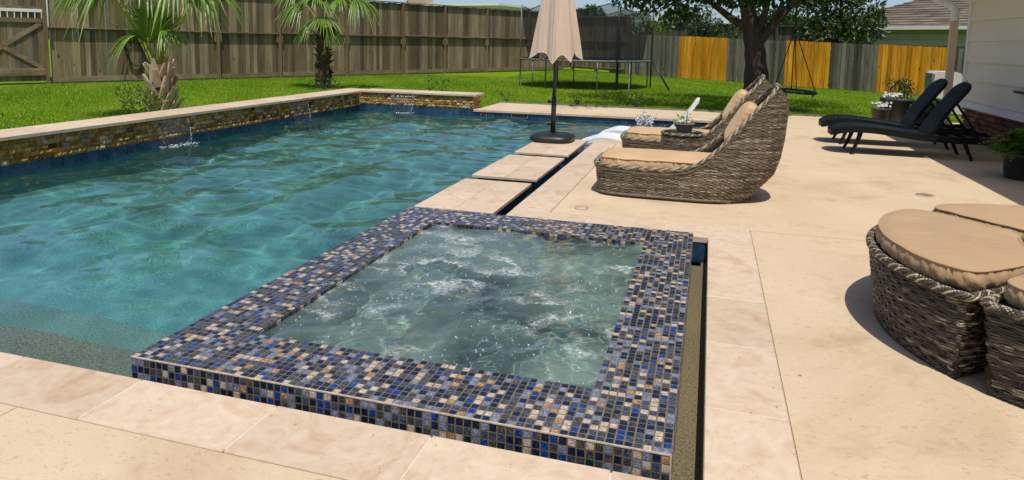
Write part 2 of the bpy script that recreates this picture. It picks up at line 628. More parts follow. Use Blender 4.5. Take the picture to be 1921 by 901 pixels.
LAWN = m_lawn()
LEAF_TREE = m_leaf('tree_leaf', [(0, (0.012, 0.032, 0.006)), (0.6, (0.028, 0.065, 0.010)), (1, (0.06, 0.11, 0.018))], 0.4, 0.3)
LEAF_MAG = m_leaf('magnolia_leaf', [(0, (0.018, 0.042, 0.010)), (0.6, (0.045, 0.085, 0.018)), (0.85, (0.10, 0.14, 0.03)), (1, (0.17, 0.13, 0.05))], 0.35, 0.2)
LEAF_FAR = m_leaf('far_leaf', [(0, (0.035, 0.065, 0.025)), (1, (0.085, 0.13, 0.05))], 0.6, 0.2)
LEAF_SHRUB = m_leaf('shrub_leaf', [(0, (0.05, 0.10, 0.012)), (0.5, (0.13, 0.20, 0.022)), (1, (0.27, 0.33, 0.05))], 0.45, 0.3)
LEAF_DARK = m_leaf('glossy_leaf', [(0, (0.015, 0.045, 0.012)), (1, (0.05, 0.11, 0.025))], 0.3, 0.15)
LEAF_FERN = m_leaf('fern_leaf', [(0, (0.05, 0.12, 0.012)), (0.6, (0.10, 0.20, 0.02)), (1, (0.19, 0.30, 0.04))], 0.5, 0.35)
LEAF_SUCC = m_leaf('succulent_leaf', [(0, (0.12, 0.26, 0.05)), (0.6, (0.26, 0.42, 0.10)), (1, (0.42, 0.50, 0.22))], 0.4, 0.2)
LEAF_PINK = m_leaf('dried_succulent', [(0, (0.28, 0.19, 0.12)), (1, (0.50, 0.40, 0.26))], 0.6, 0.2)
PALM = m_leaf('palm_leaf', [(0, (0.055, 0.14, 0.012)), (0.5, (0.15, 0.27, 0.03)), (0.85, (0.26, 0.38, 0.07)), (1, (0.45, 0.42, 0.18))], 0.4, 0.3)
PALM_DRY = m_leaf('dry_palm_tip', [(0, (0.30, 0.22, 0.10)), (1, (0.50, 0.40, 0.22))], 0.6, 0.3)
PETIOLE = simple('palm_petiole', (0.28, 0.30, 0.055), 0.45, 0.25, 10)
BOOT = m_ramped('palm_boot', [(0, (0.40, 0.27, 0.17)), (0.5, (0.58, 0.42, 0.28)), (1, (0.68, 0.54, 0.40))], 'object', 0.8, 0.3, 22, 0.3, 0.3)
FIBRE = simple('palm_fibre', (0.10, 0.055, 0.032), 0.95, 0.55, 18, 0.8, 50)
FIBRE_FLAKE = m_ramped('palm_flake', [(0, (0.055, 0.028, 0.016)), (0.6, (0.15, 0.08, 0.045)), (0.9, (0.25, 0.15, 0.09)), (1, (0.50, 0.42, 0.34))], 'object', 0.9, 0.4, 20)
BARK = simple('bark', (0.048, 0.037, 0.027), 0.95, 0.5, 9, 1.0, 26, stretch=(1, 1, 0.35))
PETAL = simple('white_petal', (0.80, 0.80, 0.76), 0.6, 0.08)

# ---- timber, house
FENCE = wood('weathered_cedar', [(0, (0.13, 0.095, 0.06)), (0.35, (0.22, 0.165, 0.10)), (0.6, (0.30, 0.225, 0.135)), (0.85, (0.36, 0.285, 0.185)), (1, (0.19, 0.165, 0.13))])
FENCE_RAIL = wood('weathered_rail', [(0, (0.26, 0.185, 0.11)), (1, (0.34, 0.255, 0.165))], grain=(1.5, 1.5, 26), knots=False)
FENCE_POST = wood('weathered_post', [(0, (0.22, 0.155, 0.09)), (1, (0.28, 0.20, 0.12))])
FENCE_GREY = wood('grey_cedar', [(0, (0.11, 0.10, 0.08)), (0.5, (0.20, 0.185, 0.15)), (1, (0.31, 0.29, 0.235))])
FENCE_NEW = wood('new_orange_cedar', [(0, (0.76, 0.30, 0.018)), (0.5, (0.92, 0.39, 0.025)), (1, (0.97, 0.475, 0.05))], grain=(16, 16, 1.0))
FENCE_FAR = wood('far_dark_fence', [(0, (0.10, 0.085, 0.065)), (1, (0.17, 0.145, 0.115))], knots=False)
SIDING = simple('painted_siding', (0.80, 0.74, 0.61), 0.7, 0.03, 3, 0.15, 90)
TRIM = simple('painted_trim', (0.80, 0.78, 0.74), 0.55, 0.03, 4)
SPOUT = simple('tan_downspout', (0.66, 0.52, 0.34), 0.5, 0.05, 3)
BRICK = m_ramped('red_brick', [(0, (0.055, 0.03, 0.026)), (0.3, (0.17, 0.06, 0.04)), (0.7, (0.24, 0.09, 0.055)), (1, (0.30, 0.14, 0.09))], 'object', 0.85, 0.3, 30, 0.4, 0.3)
BRICK_MORTAR = simple('brick_mortar', (0.30, 0.27, 0.23), 0.95, 0.2, 30)
SHINGLE = None
SAGE = simple('sage_siding', (0.46, 0.40, 0.34), 0.7, 0.06, 3)
WHITE_METAL = simple('white_metal', (0.78, 0.78, 0.76), 0.5, 0.05, 3)


def m_shingle():
    m, nt, p, out = newmat('roof_shingle')
    v = coords(nt, (1, 1, 1), True)
    c = ramp(nt, rnd_out(nt, 'attr'), [(0, (0.10, 0.082, 0.06)), (0.5, (0.155, 0.125, 0.092)), (1, (0.21, 0.17, 0.125))])
    f = noise(nt, v, 9, 4)
    c = mix(nt, 1.0, c, ramp(nt, f, [(0.3, (0.8, 0.8, 0.8)), (0.7, (1.15, 1.15, 1.15))]), 'MULTIPLY')
    nt.links.new(c, p.inputs['Base Color'])
    p.inputs['Roughness'].default_value = 0.95
    return m


SHINGLE = m_shingle()

# ---- furniture
WICKER = m_ramped('grey_brown_wicker', [(0, (0.045, 0.034, 0.022)), (0.35, (0.135, 0.105, 0.068)), (0.7, (0.255, 0.205, 0.135)), (1, (0.47, 0.39, 0.265))], 'attr', 0.5, 0.3, 30)
WICKER_DK = m_ramped('dark_wicker', [(0, (0.022, 0.016, 0.011)), (0.4, (0.06, 0.044, 0.028)), (0.7, (0.17, 0.13, 0.08)), (1, (0.52, 0.43, 0.28))], 'attr', 0.45, 0.3, 30)
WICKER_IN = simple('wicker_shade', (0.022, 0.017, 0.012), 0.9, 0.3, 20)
CUSHION = m_fabric('tan_cushion', (0.58, 0.37, 0.185))
CUSHION2 = m_fabric('camel_cushion', (0.44, 0.285, 0.145))
PIPING = m_fabric('cushion_piping', (0.44, 0.275, 0.135))
CANVAS = m_fabric('beige_canvas', (0.60, 0.455, 0.335), 1.0)
BLACK_METAL = simple('dark_metal', (0.022, 0.02, 0.018), 0.4, 0.2, 12)
BLACK_PLASTIC = simple('black_plastic', (0.02, 0.02, 0.019), 0.42, 0.2, 12, 0.2, 70)
TAR_PLASTIC = simple('charcoal_plastic', (0.007, 0.0085, 0.0085), 0.5, 0.25, 8, spec=0.2)


def m_loungemesh():
    m, nt, p, out = newmat('rattan_plastic')
    v = coords(nt, (1, 1, 1), False)
    ch = nt.nodes.new('ShaderNodeTexChecker')
    ch.inputs['Scale'].default_value = 46
    nt.links.new(v, ch.inputs['Vector'])
    f = noise(nt, v, 6, 4)
    nt.links.new(ramp(nt, f, [(0.3, (0.005, 0.0065, 0.0065)), (0.7, (0.011, 0.013, 0.013))]), p.inputs['Base Color'])
    p.inputs['Roughness'].default_value = 0.5
    p.inputs['Specular IOR Level'].default_value = 0.12
    bump(nt, p, ch.outputs['Fac'], 0.5, 0.004)
    return m


RATTAN = m_loungemesh()
GALV = simple('galvanised_steel', (0.13, 0.155, 0.15), 0.5, 0.2, 8, metal=0.2)
WHITE_PLASTIC = simple('white_resin', (0.84, 0.85, 0.85), 0.35, 0.03, 4)
PVC = simple('white_pvc', (0.8, 0.8, 0.78), 0.4, 0.03, 4)
SKIM = simple('dull_plastic', (0.16, 0.19, 0.2), 0.5, 0.1, 9)
POT = simple('grey_brown_pot', (0.075, 0.062, 0.05), 0.6, 0.25, 14, 0.3, 60)
POT_DK = simple('charcoal_pot', (0.045, 0.047, 0.045), 0.6, 0.25, 14, 0.3, 60)
SOIL = simple('potting_soil', (0.05, 0.035, 0.022), 0.95, 0.4, 30, 0.8, 60)
COVER = m_fabric('pale_grill_cover', (0.62, 0.55, 0.52), 0.8)
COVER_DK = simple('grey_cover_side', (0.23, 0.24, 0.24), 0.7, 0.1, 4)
ROPE = simple('black_rope', (0.012, 0.013, 0.013), 0.8, 0.2, 30)
RUBBER = simple('black_hose', (0.012, 0.012, 0.012), 0.5, 0.2, 30)


def m_net():
    m, nt, p, out = newmat('black_net')
    p.inputs['Base Color'].default_value = (0.012, 0.013, 0.014, 1)
    p.inputs['Roughness'].default_value = 0.8
    t = nt.nodes.new('ShaderNodeBsdfTransparent')
    ms = nt.nodes.new('ShaderNodeMixShader'); ms.inputs[0].default_value = 0.52
    nt.links.new(t.outputs[0], ms.inputs[1]); nt.links.new(p.outputs[0], ms.inputs[2])
    nt.links.new(ms.outputs[0], out.inputs['Surface'])
    return m


def m_sheet_water():
    m, nt, p, out = newmat('falling_water')
    v = coords(nt, (60, 60, 3), True)
    f = noise(nt, v, 1.0, 4, 0.6)
    nt.nodes.remove(p)
    t = nt.nodes.new('ShaderNodeBsdfTransparent'); t.inputs['Color'].default_value = (0.97, 0.985, 0.985, 1)
    g = nt.nodes.new('ShaderNodeBsdfGlossy'); g.inputs['Roughness'].default_value = 0.12
    d = nt.nodes.new('ShaderNodeBsdfDiffuse'); d.inputs['Color'].default_value = (0.8, 0.84, 0.85, 1)
    b = nt.nodes.new('ShaderNodeBump'); b.inputs['Strength'].default_value = 0.6; b.inputs['Distance'].default_value = 0.02
    nt.links.new(f, b.inputs['Height']); nt.links.new(b.outputs[0], g.inputs['Normal'])
    m1 = nt.nodes.new('ShaderNodeMixShader'); m1.inputs[0].default_value = 0.09
    nt.links.new(t.outputs[0], m1.inputs[1]); nt.links.new(g.outputs[0], m1.inputs[2])
    m2 = nt.nodes.new('ShaderNodeMixShader')
    nt.links.new(ramp(nt, f, [(0.58, (0.0, 0.0, 0.0)), (0.80, (0.22, 0.22, 0.22))]), m2.inputs[0])
    nt.links.new(m1.outputs[0], m2.inputs[1]); nt.links.new(d.outputs[0], m2.inputs[2])
    nt.links.new(m2.outputs[0], out.inputs['Surface'])
    return m


def m_drops():
    m, nt, p, out = newmat('white_water')
    p.inputs['Base Color'].default_value = (0.82, 0.86, 0.87, 1)
    p.inputs['Roughness'].default_value = 0.08
    p.inputs['IOR'].default_value = 1.33
    p.inputs['Transmission Weight'].default_value = 0.55
    return m


def m_glass():
    m, nt, p, out = newmat('table_glass')
    nt.nodes.remove(p)
    t = nt.nodes.new('ShaderNodeBsdfTransparent'); t.inputs['Color'].default_value = (0.75, 0.85, 0.80, 1)
    g = nt.nodes.new('ShaderNodeBsdfGlossy'); g.inputs['Roughness'].default_value = 0.02
    fr = nt.nodes.new('ShaderNodeFresnel'); fr.inputs['IOR'].default_value = 1.5
    ms = nt.nodes.new('ShaderNodeMixShader')
    nt.links.new(fr.outputs[0], ms.inputs[0]); nt.links.new(t.outputs[0], ms.inputs[1]); nt.links.new(g.outputs[0], ms.inputs[2])
    nt.links.new(ms.outputs[0], out.inputs['Surface'])
    return m


NET = m_net(); FALL = m_sheet_water(); DROPS = m_drops(); TGLASS = m_glass()

# ================================================================== THE SETTING
WZ = -0.14                                              # pool water level
PX0, PX1, PY0, PY1 = -7.30, 0.03, 2.09, 13.10           # pool rectangle
LIPZ = 0.042
SX0, SX1, SY0, SY1 = -2.309, -0.062, 2.174, 4.967       # raised spa outline


def rects_obj(name, rects, z, mat, thick=None):
    mb = MB()
    for (x0, x1, y0, y1) in rects:
        if thick:
            mb.box(((x0 + x1) / 2, (y0 + y1) / 2, z - thick / 2), (x1 - x0, y1 - y0, thick))
        else:
            mb.add([(x0, y0, z), (x1, y0, z), (x1, y1, z), (x0, y1, z)], [(0, 1, 2, 3)])
    return mb.build(name, mat)


lawn = rects_obj('lawn', [(-250, 250, 14.8, 400), (-250, -7.83, -60, 14.8), (-7.83, -4.62, 13.62, 14.8),
                          (3.95, 250, -60, 14.8), (-7.83, 3.95, -60, -5)], -0.03, LAWN)
tag(lawn, kind='structure')
deck = rects_obj('pool_deck', [(-12, -2.452, -5, 1.785), (-2.448, 0.346, -5, 1.785), (0.354, 3.93, -5, 5.338), (0.3537, 3.93, 5.346, 14.8),
                               (-1.215, 0.3537, 5.346, 9.44), (-4.62, 0.3537, 13.41, 14.8), (3.93, 6.2, 12.6, 14.8)], -0.004, DECK, 0.1)
tag(deck, kind='structure')
joint = rects_obj('deck_joint', [(-7.9, 3.93, -5, 1.79), (0.34, 3.93, 1.7, 14.79), (-1.23, 0.36, 5.33, 9.46), (-4.61, 0.36, 13.4, 14.79)], -0.011, GROUT_EDGE, 0.06)
tag(joint, kind='structure')

# ---- coping stones, 12 x 24 inch travertine, as children of the coping
coping = thing('pool_coping', 'cream travertine coping stones edging the pool', 'coping')
del coping['category']; del coping['label']
coping['kind'] = 'structure'
ctop = 0.0


def cop_mesh():
    mb = MB()
    b = 0.006
    P = []
    for z, i in ((-0.5, 0.0), (0.38, 0.0), (0.5, b)):
        P += [(-0.5 + i, -0.5 + i * 2, z), (0.5 - i, -0.5 + i * 2, z), (0.5 - i, 0.5 - i * 2, z), (-0.5 + i, 0.5 - i * 2, z)]
    F = [(3, 2, 1, 0), (8, 9, 10, 11)]
    for k in (0, 4):
        for q in range(4):
            F.append((k + q, k + (q + 1) % 4, k + 4 + (q + 1) % 4, k + 4 + q))
    mb.add(P, F, 0, 0.5)
    return mb.mesh('coping_stone', TRAV)


COPM = cop_mesh()
BEDS = []


def strip(parent, a0, a1, b0, b1, axis, step, z=0.0, first=None, th=0.045, name='coping_stone'):
    """row of stones from a0 to a1 along an axis, between b0 and b1 across it"""
    s = a0 if first is None else first
    edges = [a0]
    while s < a1 - 0.05:
        if s > a0 + 0.05:
            edges.append(s)
        s += step
    edges.append(a1)
    BEDS.append((a0 + 0.012, a1 - 0.012, b0 + 0.012, b1 - 0.012, z) if axis == 'x' else (b0 + 0.012, b1 - 0.012, a0 + 0.012, a1 - 0.012, z))
    for p, q in zip(edges[:-1], edges[1:]):
        L = q - p - 0.004
        c = ((p + q) / 2, (b0 + b1) / 2) if axis == 'x' else ((b0 + b1) / 2, (p + q) / 2)
        dz = random.uniform(-0.001, 0.001)
        piece(name, TRAV, (c[0], c[1], z - th / 2 + dz), (L, b1 - b0, th), parent, rz=0.0 if axis == 'x' else math.pi / 2, me=COPM)


strip(coping, -7.85, 0.352, 1.792, 2.095, 'x', 0.64, first=-7.29)                     # front
strip(coping, 2.099, 5.03, 0.042, 0.350, 'y', 0.61, first=2.60)                       # right of the spa
strip(coping, -1.545, 0.350, 5.034, 5.340, 'x', 0.61, first=-0.88)                    # behind the spa
strip(coping, 5.344, 9.44, -1.545, -1.222, 'y', 0.64, first=5.99)                     # beside the stepping pads
strip(coping, -1.57, 0.036, 9.444, 9.76, 'x', 0.61, first=-0.9)                       # near side of the ledge
strip(coping, 9.444, 13.39, 0.04, 0.345, 'y', 0.61, first=10.0)                       # right side of the ledge
strip(coping, -4.66, 0.036, 13.07, 13.40, 'x', 0.64, first=-4.1)                      # far side

bed = MB()
for (x0, x1, y0, y1, z) in BEDS:
    bed.box(((x0 + x1) / 2, (y0 + y1) / 2, z - 0.022), (x1 - x0, y1 - y0, 0.039))
bed.build('joint_grout', BED, coping)

# ---- pool shell
shell = MB()


def floor_z(x, y):
    z = np.full_like(x, -1.35) - 0.35 * np.clip((y - 4) / 5, 0, 1) + 0.25 * np.clip((y - 9.5) / 3, 0, 1)
    z = np.where(y < 3.50, -1.00, z)
    z = np.where(y < 3.12, -0.70, z)
    z = np.where(y < 2.70, -0.42, z)
    led = (x > -2.55) & (y > 9.68)
    return np.where(led, -0.46, z)


gx = np.unique(np.concatenate([np.arange(PX0 - 0.06, PX1 + 0.12, 0.12), [-2.56, -2.54]]))
gy = np.unique(np.concatenate([np.arange(PY0 - 0.06, PY1 + 0.12, 0.12), [2.69, 2.71, 3.11, 3.13, 3.49, 3.51, 9.67, 9.69]]))
GX, GY = np.meshgrid(gx, gy, indexing='ij')
shell.grid(np.stack([GX, GY, floor_z(GX, GY)], -1), smooth=False)
_ny = len(gy)
for _k, _f in enumerate(shell.F):                       # tan on steps and ledge; water's fade with depth painted in bands
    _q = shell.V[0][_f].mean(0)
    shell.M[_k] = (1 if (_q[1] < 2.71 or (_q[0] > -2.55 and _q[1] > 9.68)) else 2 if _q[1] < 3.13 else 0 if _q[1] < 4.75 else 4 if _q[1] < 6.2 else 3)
for (x0, x1, y0, y1) in [(-7.85, 0.30, 1.82, 2.075), (-7.81, -7.315, 2.075, 13.115), (-7.81, 0.30, 13.115, 13.38), (0.045, 0.30, 9.74, 13.115),
                         (-1.50, 0.30, 9.48, 9.74), (-1.53, -1.24, 5.05, 9.48)]:
    shell.box(((x0 + x1) / 2, (y0 + y1) / 2, -1.05), (x1 - x0, y1 - y0, 1.995))
pool_shell = shell.build('pool_shell', [PLASTER, PLASTER_TAN, PLASTER_MID_TINT, PLASTER_DEEP_TINT, PLASTER_SLOPE_TINT])
tag(pool_shell, kind='structure')

# blue waterline tiles, one object each
tile_me = MB().box((0, 0, 0), (1, 1, 1)).mesh('waterline_tile', TILE_BLUE)
tp = 0.152


def tile_row(a0, a1, fixed, axis, z0=-0.185, z1=-0.047, parent=pool_shell, d=0.016):
    n = max(1, round((a1 - a0) / tp))
    w = (a1 - a0) / n
    for k in range(n):
        a = a0 + (k + 0.5) * w
        dd = d + random.uniform(0, 0.003)
        c = (a, fixed, (z0 + z1) / 2) if axis == 'x' else (fixed, a, (z0 + z1) / 2)
        s = (w - 0.004, dd, z1 - z0) if axis == 'x' else (dd, w - 0.004, z1 - z0)
        piece('waterline_tile', TILE_BLUE, c, s, parent, me=tile_me)


tile_row(2.08, 13.10, -7.308, 'y', z1=-0.036)
tile_row(-7.29, -4.66, 13.105, 'x', z1=0.006)
tile_row(-4.66, 0.03, 13.105, 'x')
tile_row(9.75, 13.10, 0.036, 'y')
tile_row(5.05, 9.48, -1.534, 'y', z0=-0.2)
for (x, w) in ((-4.44, 0.12), (-3.67, 0.34)):           # white light frame and skimmer mouth under the far coping
    mb = MB()
    for sx in (-1, 1):
        mb.box((x + sx * w / 2, 13.088, -0.098), (0.014, 0.012, 0.085))
    mb.box((x, 13.088, -0.060), (w, 0.012, 0.012)); mb.box((x, 13.088, -0.137), (w, 0.012, 0.012))
    f = mb.build('skimmer_frame', SKIM, pool_shell)
    MB().box((x, 13.092, -0.098), (w, 0.008, 0.07)).build('skimmer_mouth', BLACK_PLASTIC, pool_shell)

# ---- pool water: a real wave surface
def waves(x, y, comps):
    z = np.zeros_like(x)
    for (kx, ky, a, ph) in comps:
        s = np.sin(kx * x + ky * y + ph)
        z += a * (s + 0.22 * np.cos(2 * (kx * x + ky * y + ph)))
    return z


comps = []
r2 = np.random.default_rng(3)
for lam, amp, n in ((1.7, 0.0150, 6), (0.95, 0.0088, 9), (0.55, 0.0030, 10), (0.32, 0.0009, 10), (0.18, 0.0003, 10)):
    for k in range(n):
        th = r2.normal(0.9, 0.95)
        L = lam * r2.uniform(0.75, 1.3)
        q = 2 * math.pi / L
        comps.append((q * math.cos(th), q * math.sin(th), amp * r2.uniform(0.5, 1.1) / math.sqrt(n) * 1.35, r2.uniform(0, 6.28)))
wx = np.arange(PX0 - 0.03, PX1 + 0.04, 0.034)
wy = np.arange(PY0 - 0.03, PY1 + 0.05, 0.034)
GX, GY = np.meshgrid(wx, wy, indexing='ij')
amp = 0.55 + 0.45 * np.clip((GY - 2.3) / 2.5, 0, 1)
GZ = WZ + amp * waves(GX, GY, comps)
# chop round the bubbler and under the falls
for (bx, by, s) in ((-1.12, 12.25, 1.0), (-7.0, 7.65, 0.55), (-7.0, 10.85, 0.55), (-6.12, 12.8, 0.6)):
    d = np.hypot(GX - bx, GY - by)
    GZ += s * 0.012 * np.cos(d * 26) * np.exp(-d * 2.1)
n1, n2 = GX.shape
idx = np.arange(n1 * n2).reshape(n1, n2)
F = np.stack([idx[:-1, :-1], idx[1:, :-1], idx[1:, 1:], idx[:-1, 1:]], -1)
cx_ = (GX[:-1, :-1] + GX[1:, 1:]) / 2; cy_ = (GY[:-1, :-1] + GY[1:, 1:]) / 2
inspa = (cx_ > SX0 + 0.05) & (cy_ < SY1 - 0.05)
indeck = (cx_ > -1.49) & (cy_ < 9.70)
keep = ~(inspa | indeck)
F = F[keep]
V = np.stack([GX, GY, GZ], -1).reshape(-1, 3)
used = np.unique(F)
remap = np.full(len(V), -1); remap[used] = np.arange(len(used))
water = fast_obj('pool_water', fast_mesh('pool_water', V[used], remap[F], WATER, smooth=True))
tag(water, kind='structure')

# ---- raised split-face walls with travertine caps
def stone_mesh(seed):
    r = np.random.default_rng(seed)
    mb = MB()
    nx, nz = 5, 3
    x = np.linspace(-0.5, 0.5, nx); z = np.linspace(-0.5, 0.5, nz)
    P = np.zeros((nx, nz, 3))
    for i in range(nx):
        for j in range(nz):
            e = (i in (0, nx - 1)) or (j in (0, nz - 1))
            P[i, j] = (x[i], -0.5 - (r.uniform(0.0, 0.18) if e else r.uniform(0.05, 0.6)), z[j])
    mb.grid(P, smooth=False, r=0.5)
    mb.add([(-0.5, -0.5, -0.5), (0.5, -0.5, -0.5), (0.5, 0.5, -0.5), (-0.5, 0.5, -0.5), (-0.5, -0.5, 0.5), (0.5, -0.5, 0.5), (0.5, 0.5, 0.5), (-0.5, 0.5, 0.5)],
           [(4, 5, 6, 7), (0, 3, 2, 1), (0, 4, 7, 3), (1, 2, 6, 5)], 0, 0.5)
    return mb.mesh('stone', STONE)


STONES = [stone_mesh(100 + k) for k in range(8)]


def stone_wall(name, label, a0, a1, fixed, axis, zb, zt, rows, cap, back, limit_from=None):
    """axis 'y': wall runs along y and faces +x ; axis 'x': runs along x and faces -y"""
    base = ((fixed - 0.2, (a0 + a1) / 2, zb) if axis == 'y' else ((a0 + a1) / 2, fixed + 0.2, zb))
    t = thing(name, label, 'wall', base)
    mb = MB()
    if axis == 'y':
        mb.box(((fixed - 0.02 + back) / 2, (a0 + a1) / 2, (zb + zt) / 2 - 0.03), (abs(fixed - 0.02 - back), a1 - a0, zt - zb + 0.06))
    else:
        mb.box(((a0 + a1) / 2, (fixed + 0.02 + back) / 2, (zb + zt) / 2 - 0.03), (a1 - a0 - 0.04, abs(back - fixed - 0.02), zt - zb + 0.06))
    mb.build('wall_core', MORTAR, t)
    hz = (zt - zb) / rows
    cand = []
    for r in range(rows):
        a = a0 - random.uniform(0, 0.12)
        while a < a1:
            L = random.choice((0.06, 0.085, 0.10, 0.10, 0.125))
            p, q = max(a, a0), min(a + L, a1)
            a += L
            if q - p < 0.03:
                continue
            cand.append((p, q, r))
    if limit_from is not None:                           # the part outside the frame needs no single stones
        near_ = [c for c in cand if c[1] <= limit_from]
        cand = [c for c in cand if c[1] > limit_from]
    else:
        near_ = []
    cand.sort(key=lambda c: c[0])
    if axis == 'y':                                      # the nearest 300 are single stones, the rest one joined part
        far_, cand = cand[300:] + near_, cand[:300]
        mbf = MB()
        for (p, q, r) in far_:
            src = random.choice(STONES)
            co = np.array([v.co[:] for v in src.vertices])
            th = 0.030 + random.uniform(-0.006, 0.012)
            co = co * np.array([q - p - 0.003, th, hz - 0.003])
            co = np.stack([-co[:, 1] + fixed - 0.012, co[:, 0] + (p + q) / 2, co[:, 2] + zb + (r + 0.5) * hz], -1)
            mbf.add(co, [tuple(f.vertices) for f in src.polygons], 0, random.random())
        mbf.build('stones', STONE_A, t)['kind'] = 'stuff'
    for (p, q, r) in cand:
        zc = zb + (r + 0.5) * hz
        th = 0.030 + random.uniform(-0.006, 0.012)
        o = bpy.data.objects.new('stone', random.choice(STONES))
        if axis == 'y':
            fin(o, t, (fixed - 0.012, (p + q) / 2, zc)); o.rotation_euler = (0, 0, math.pi / 2)
        else:
            fin(o, t, ((p + q) / 2, fixed + 0.012, zc))
        o.scale = (q - p - 0.003, th, hz - 0.003)
    return t


CAPT = 0.042
wall_l = stone_wall('stone_wall', 'long split-stone retaining wall along the left side of the pool', 2.0, 13.10, -7.30, 'y', -0.036, 0.245, 5, None, -7.80, limit_from=4.6)
strip(wall_l, 1.75, 13.62, -7.84, -7.255, 'y', 0.61, z=0.245 + CAPT + 0.001, th=CAPT, name='cap_stone')
wall_b = stone_wall('stone_wall', 'short split-stone wall across the far left corner of the pool', -7.28, -4.66, 13.10, 'x', 0.008, 0.262, 5, None, 13.58)
strip(wall_b, -7.25, -4.60, 13.05, 13.615, 'x', 0.61, z=0.262 + CAPT + 0.001, th=CAPT, name='cap_stone')
for k in range(5):                                       # end of the short wall, facing right
    for q in range(3):
        o = bpy.data.objects.new('stone', random.choice(STONES))
        fin(o, wall_b, (-4.678, 13.16 + q * 0.15, 0.008 + 0.0508 * (k + 0.5)))
        o.rotation_euler = (0, 0, math.pi / 2); o.scale = (0.147, 0.03, 0.048)

# ---- stepping pads in the water
for (y0, y1, lab) in ((5.155, 6.40, 'square travertine pad touching the blue tiled spa edge'),
                      (6.60, 7.985, 'middle travertine pad in the water between the other two pads'),
                      (8.20, 9.62, 'farthest travertine pad, carrying the umbrella base')):
    x0, x1 = -2.362, -1.655
    t = thing('stepping_pad', lab, 'stepping stone', ((x0 + x1) / 2, (y0 + y1) / 2, -1.3), 'stepping pads beside the spa')
    MB().box(((x0 + x1) / 2, (y0 + y1) / 2, -0.68), (x1 - x0 - 0.125, y1 - y0 - 0.125, 1.30)).build('pier', PLASTER, t)
    tile_row(y0 + 0.055, y1 - 0.055, x1 - 0.055, 'y', z0=-0.2, z1=-0.0275, parent=t)
    tile_row(x0 + 0.055, x1 - 0.055, y0 + 0.055, 'x', z0=-0.2, z1=-0.0275, parent=t)
    for k in range(2):
        for j in range(2):
            w, l = (x1 - x0) / 2, (y1 - y0) / 2
            piece('paver', TRAV, (x0 + (k + 0.5) * w, y0 + (j + 0.5) * l, -0.0133 + random.uniform(-0.0005, 0.0005)), (w - 0.003, l - 0.003, 0.0265), t, me=COPM)

# ---- raised spa covered in mosaic
spa = thing('raised_spa', 'raised rectangular spa tub rimmed with blue and cream mosaic tiles', 'spa', ((SX0 + SX1) / 2, (SY0 + SY1) / 2, -1.3))
TP = 0.0321
NX, NY = 70, 87
RL, RR, RF, RB = 11, 10, 11, 11
IX0, IX1, IY0, IY1 = SX0 + RL * TP, SX1 - RR * TP, SY0 + RF * TP, SY1 - RB * TP
mb = MB()
gz = LIPZ - 0.0011
for (x0, x1, y0, y1) in ((SX0, SX1, SY0, IY0), (SX0, SX1, IY1, SY1), (SX0, IX0, IY0, IY1), (IX1, SX1, IY0, IY1)):
    mb.box(((x0 + x1) / 2, (y0 + y1) / 2, (gz - 1.3) / 2), (x1 - x0 - 0.0008, y1 - y0 - (0.0008 if y1 - y0 < 1 else 0.0), gz + 1.3))
mb.build('tub_wall', GROUT, spa)
mb = MB()
bz = -0.46
fl = -0.98
bw = 0.42
mb.box(((IX0 + IX1) / 2, (IY0 + IY1) / 2, fl - 0.05), (IX1 - IX0, IY1 - IY0, 0.1))
for (x0, x1, y0, y1) in ((IX0, IX1, IY0, IY0 + bw), (IX0, IX1, IY1 - bw, IY1), (IX0, IX0 + bw, IY0 + bw, IY1 - bw), (IX1 - bw, IX1, IY0 + bw, IY1 - bw)):
    mb.box(((x0 + x1) / 2, (y0 + y1) / 2, (fl + bz) / 2), (x1 - x0, y1 - y0, bz - fl))
for (x, y, w, l) in ((IX0 + 0.004, (IY0 + IY1) / 2, 0.008, IY1 - IY0), (IX1 - 0.004, (IY0 + IY1) / 2, 0.008, IY1 - IY0)):
    mb.box((x, y, -0.32), (w, l, 0.40))
for y in (IY0 + 0.004, IY1 - 0.004):
    mb.box(((IX0 + IX1) / 2, y, -0.32), (IX1 - IX0, 0.008, 0.40))
spa_in = mb.build('tub_seat', PLASTER_SPA, spa)

# tile positions: (centre, normal axis) for the top, the front face and the inner back/left faces
PROB = np.array([0.28, 0.25, 0.16, 0.12, 0.065, 0.04, 0.085])
top = []
for i in range(NX):
    for j in range(NY):
        if RL <= i < NX - RR and RF <= j < NY - RB:
            continue
        top.append((SX0 + (i + 0.5) * TP, SY0 + (j + 0.5) * TP, LIPZ - 0.002, 0))
front = [(SX0 + (i + 0.5) * TP, SY0 + 0.0015, LIPZ - 0.006 - (k + 0.5) * TP, 1) for i in range(NX) for k in range(5)]
inner = [(IX0 + (i + 0.5) * TP, IY1 - 0.0015, LIPZ - 0.006 - (k + 0.5) * TP, 1) for i in range(NX - RL - RR) for k in range(5)]
inner += [(IX0 + 0.0015, IY0 + (j + 0.5) * TP, LIPZ - 0.006 - (k + 0.5) * TP, 2) for j in range(NY - RF - RB) for k in range(5)]
right = [(SX1 - 0.0015, SY0 + (j + 0.5) * TP, LIPZ - 0.006 - (k + 0.5) * TP, 2) for j in range(NY) for k in range(6)]
tiles = top + front + inner + right
TS = TP - 0.0046
th = 0.004
bx = np.array([(-0.5, -0.5, -0.5), (0.5, -0.5, -0.5), (0.5, 0.5, -0.5), (-0.5, 0.5, -0.5),
               (-0.47, -0.47, 0.5), (0.47, -0.47, 0.5), (0.47, 0.47, 0.5), (-0.47, 0.47, 0.5)]) * np.array([TS, TS, th])
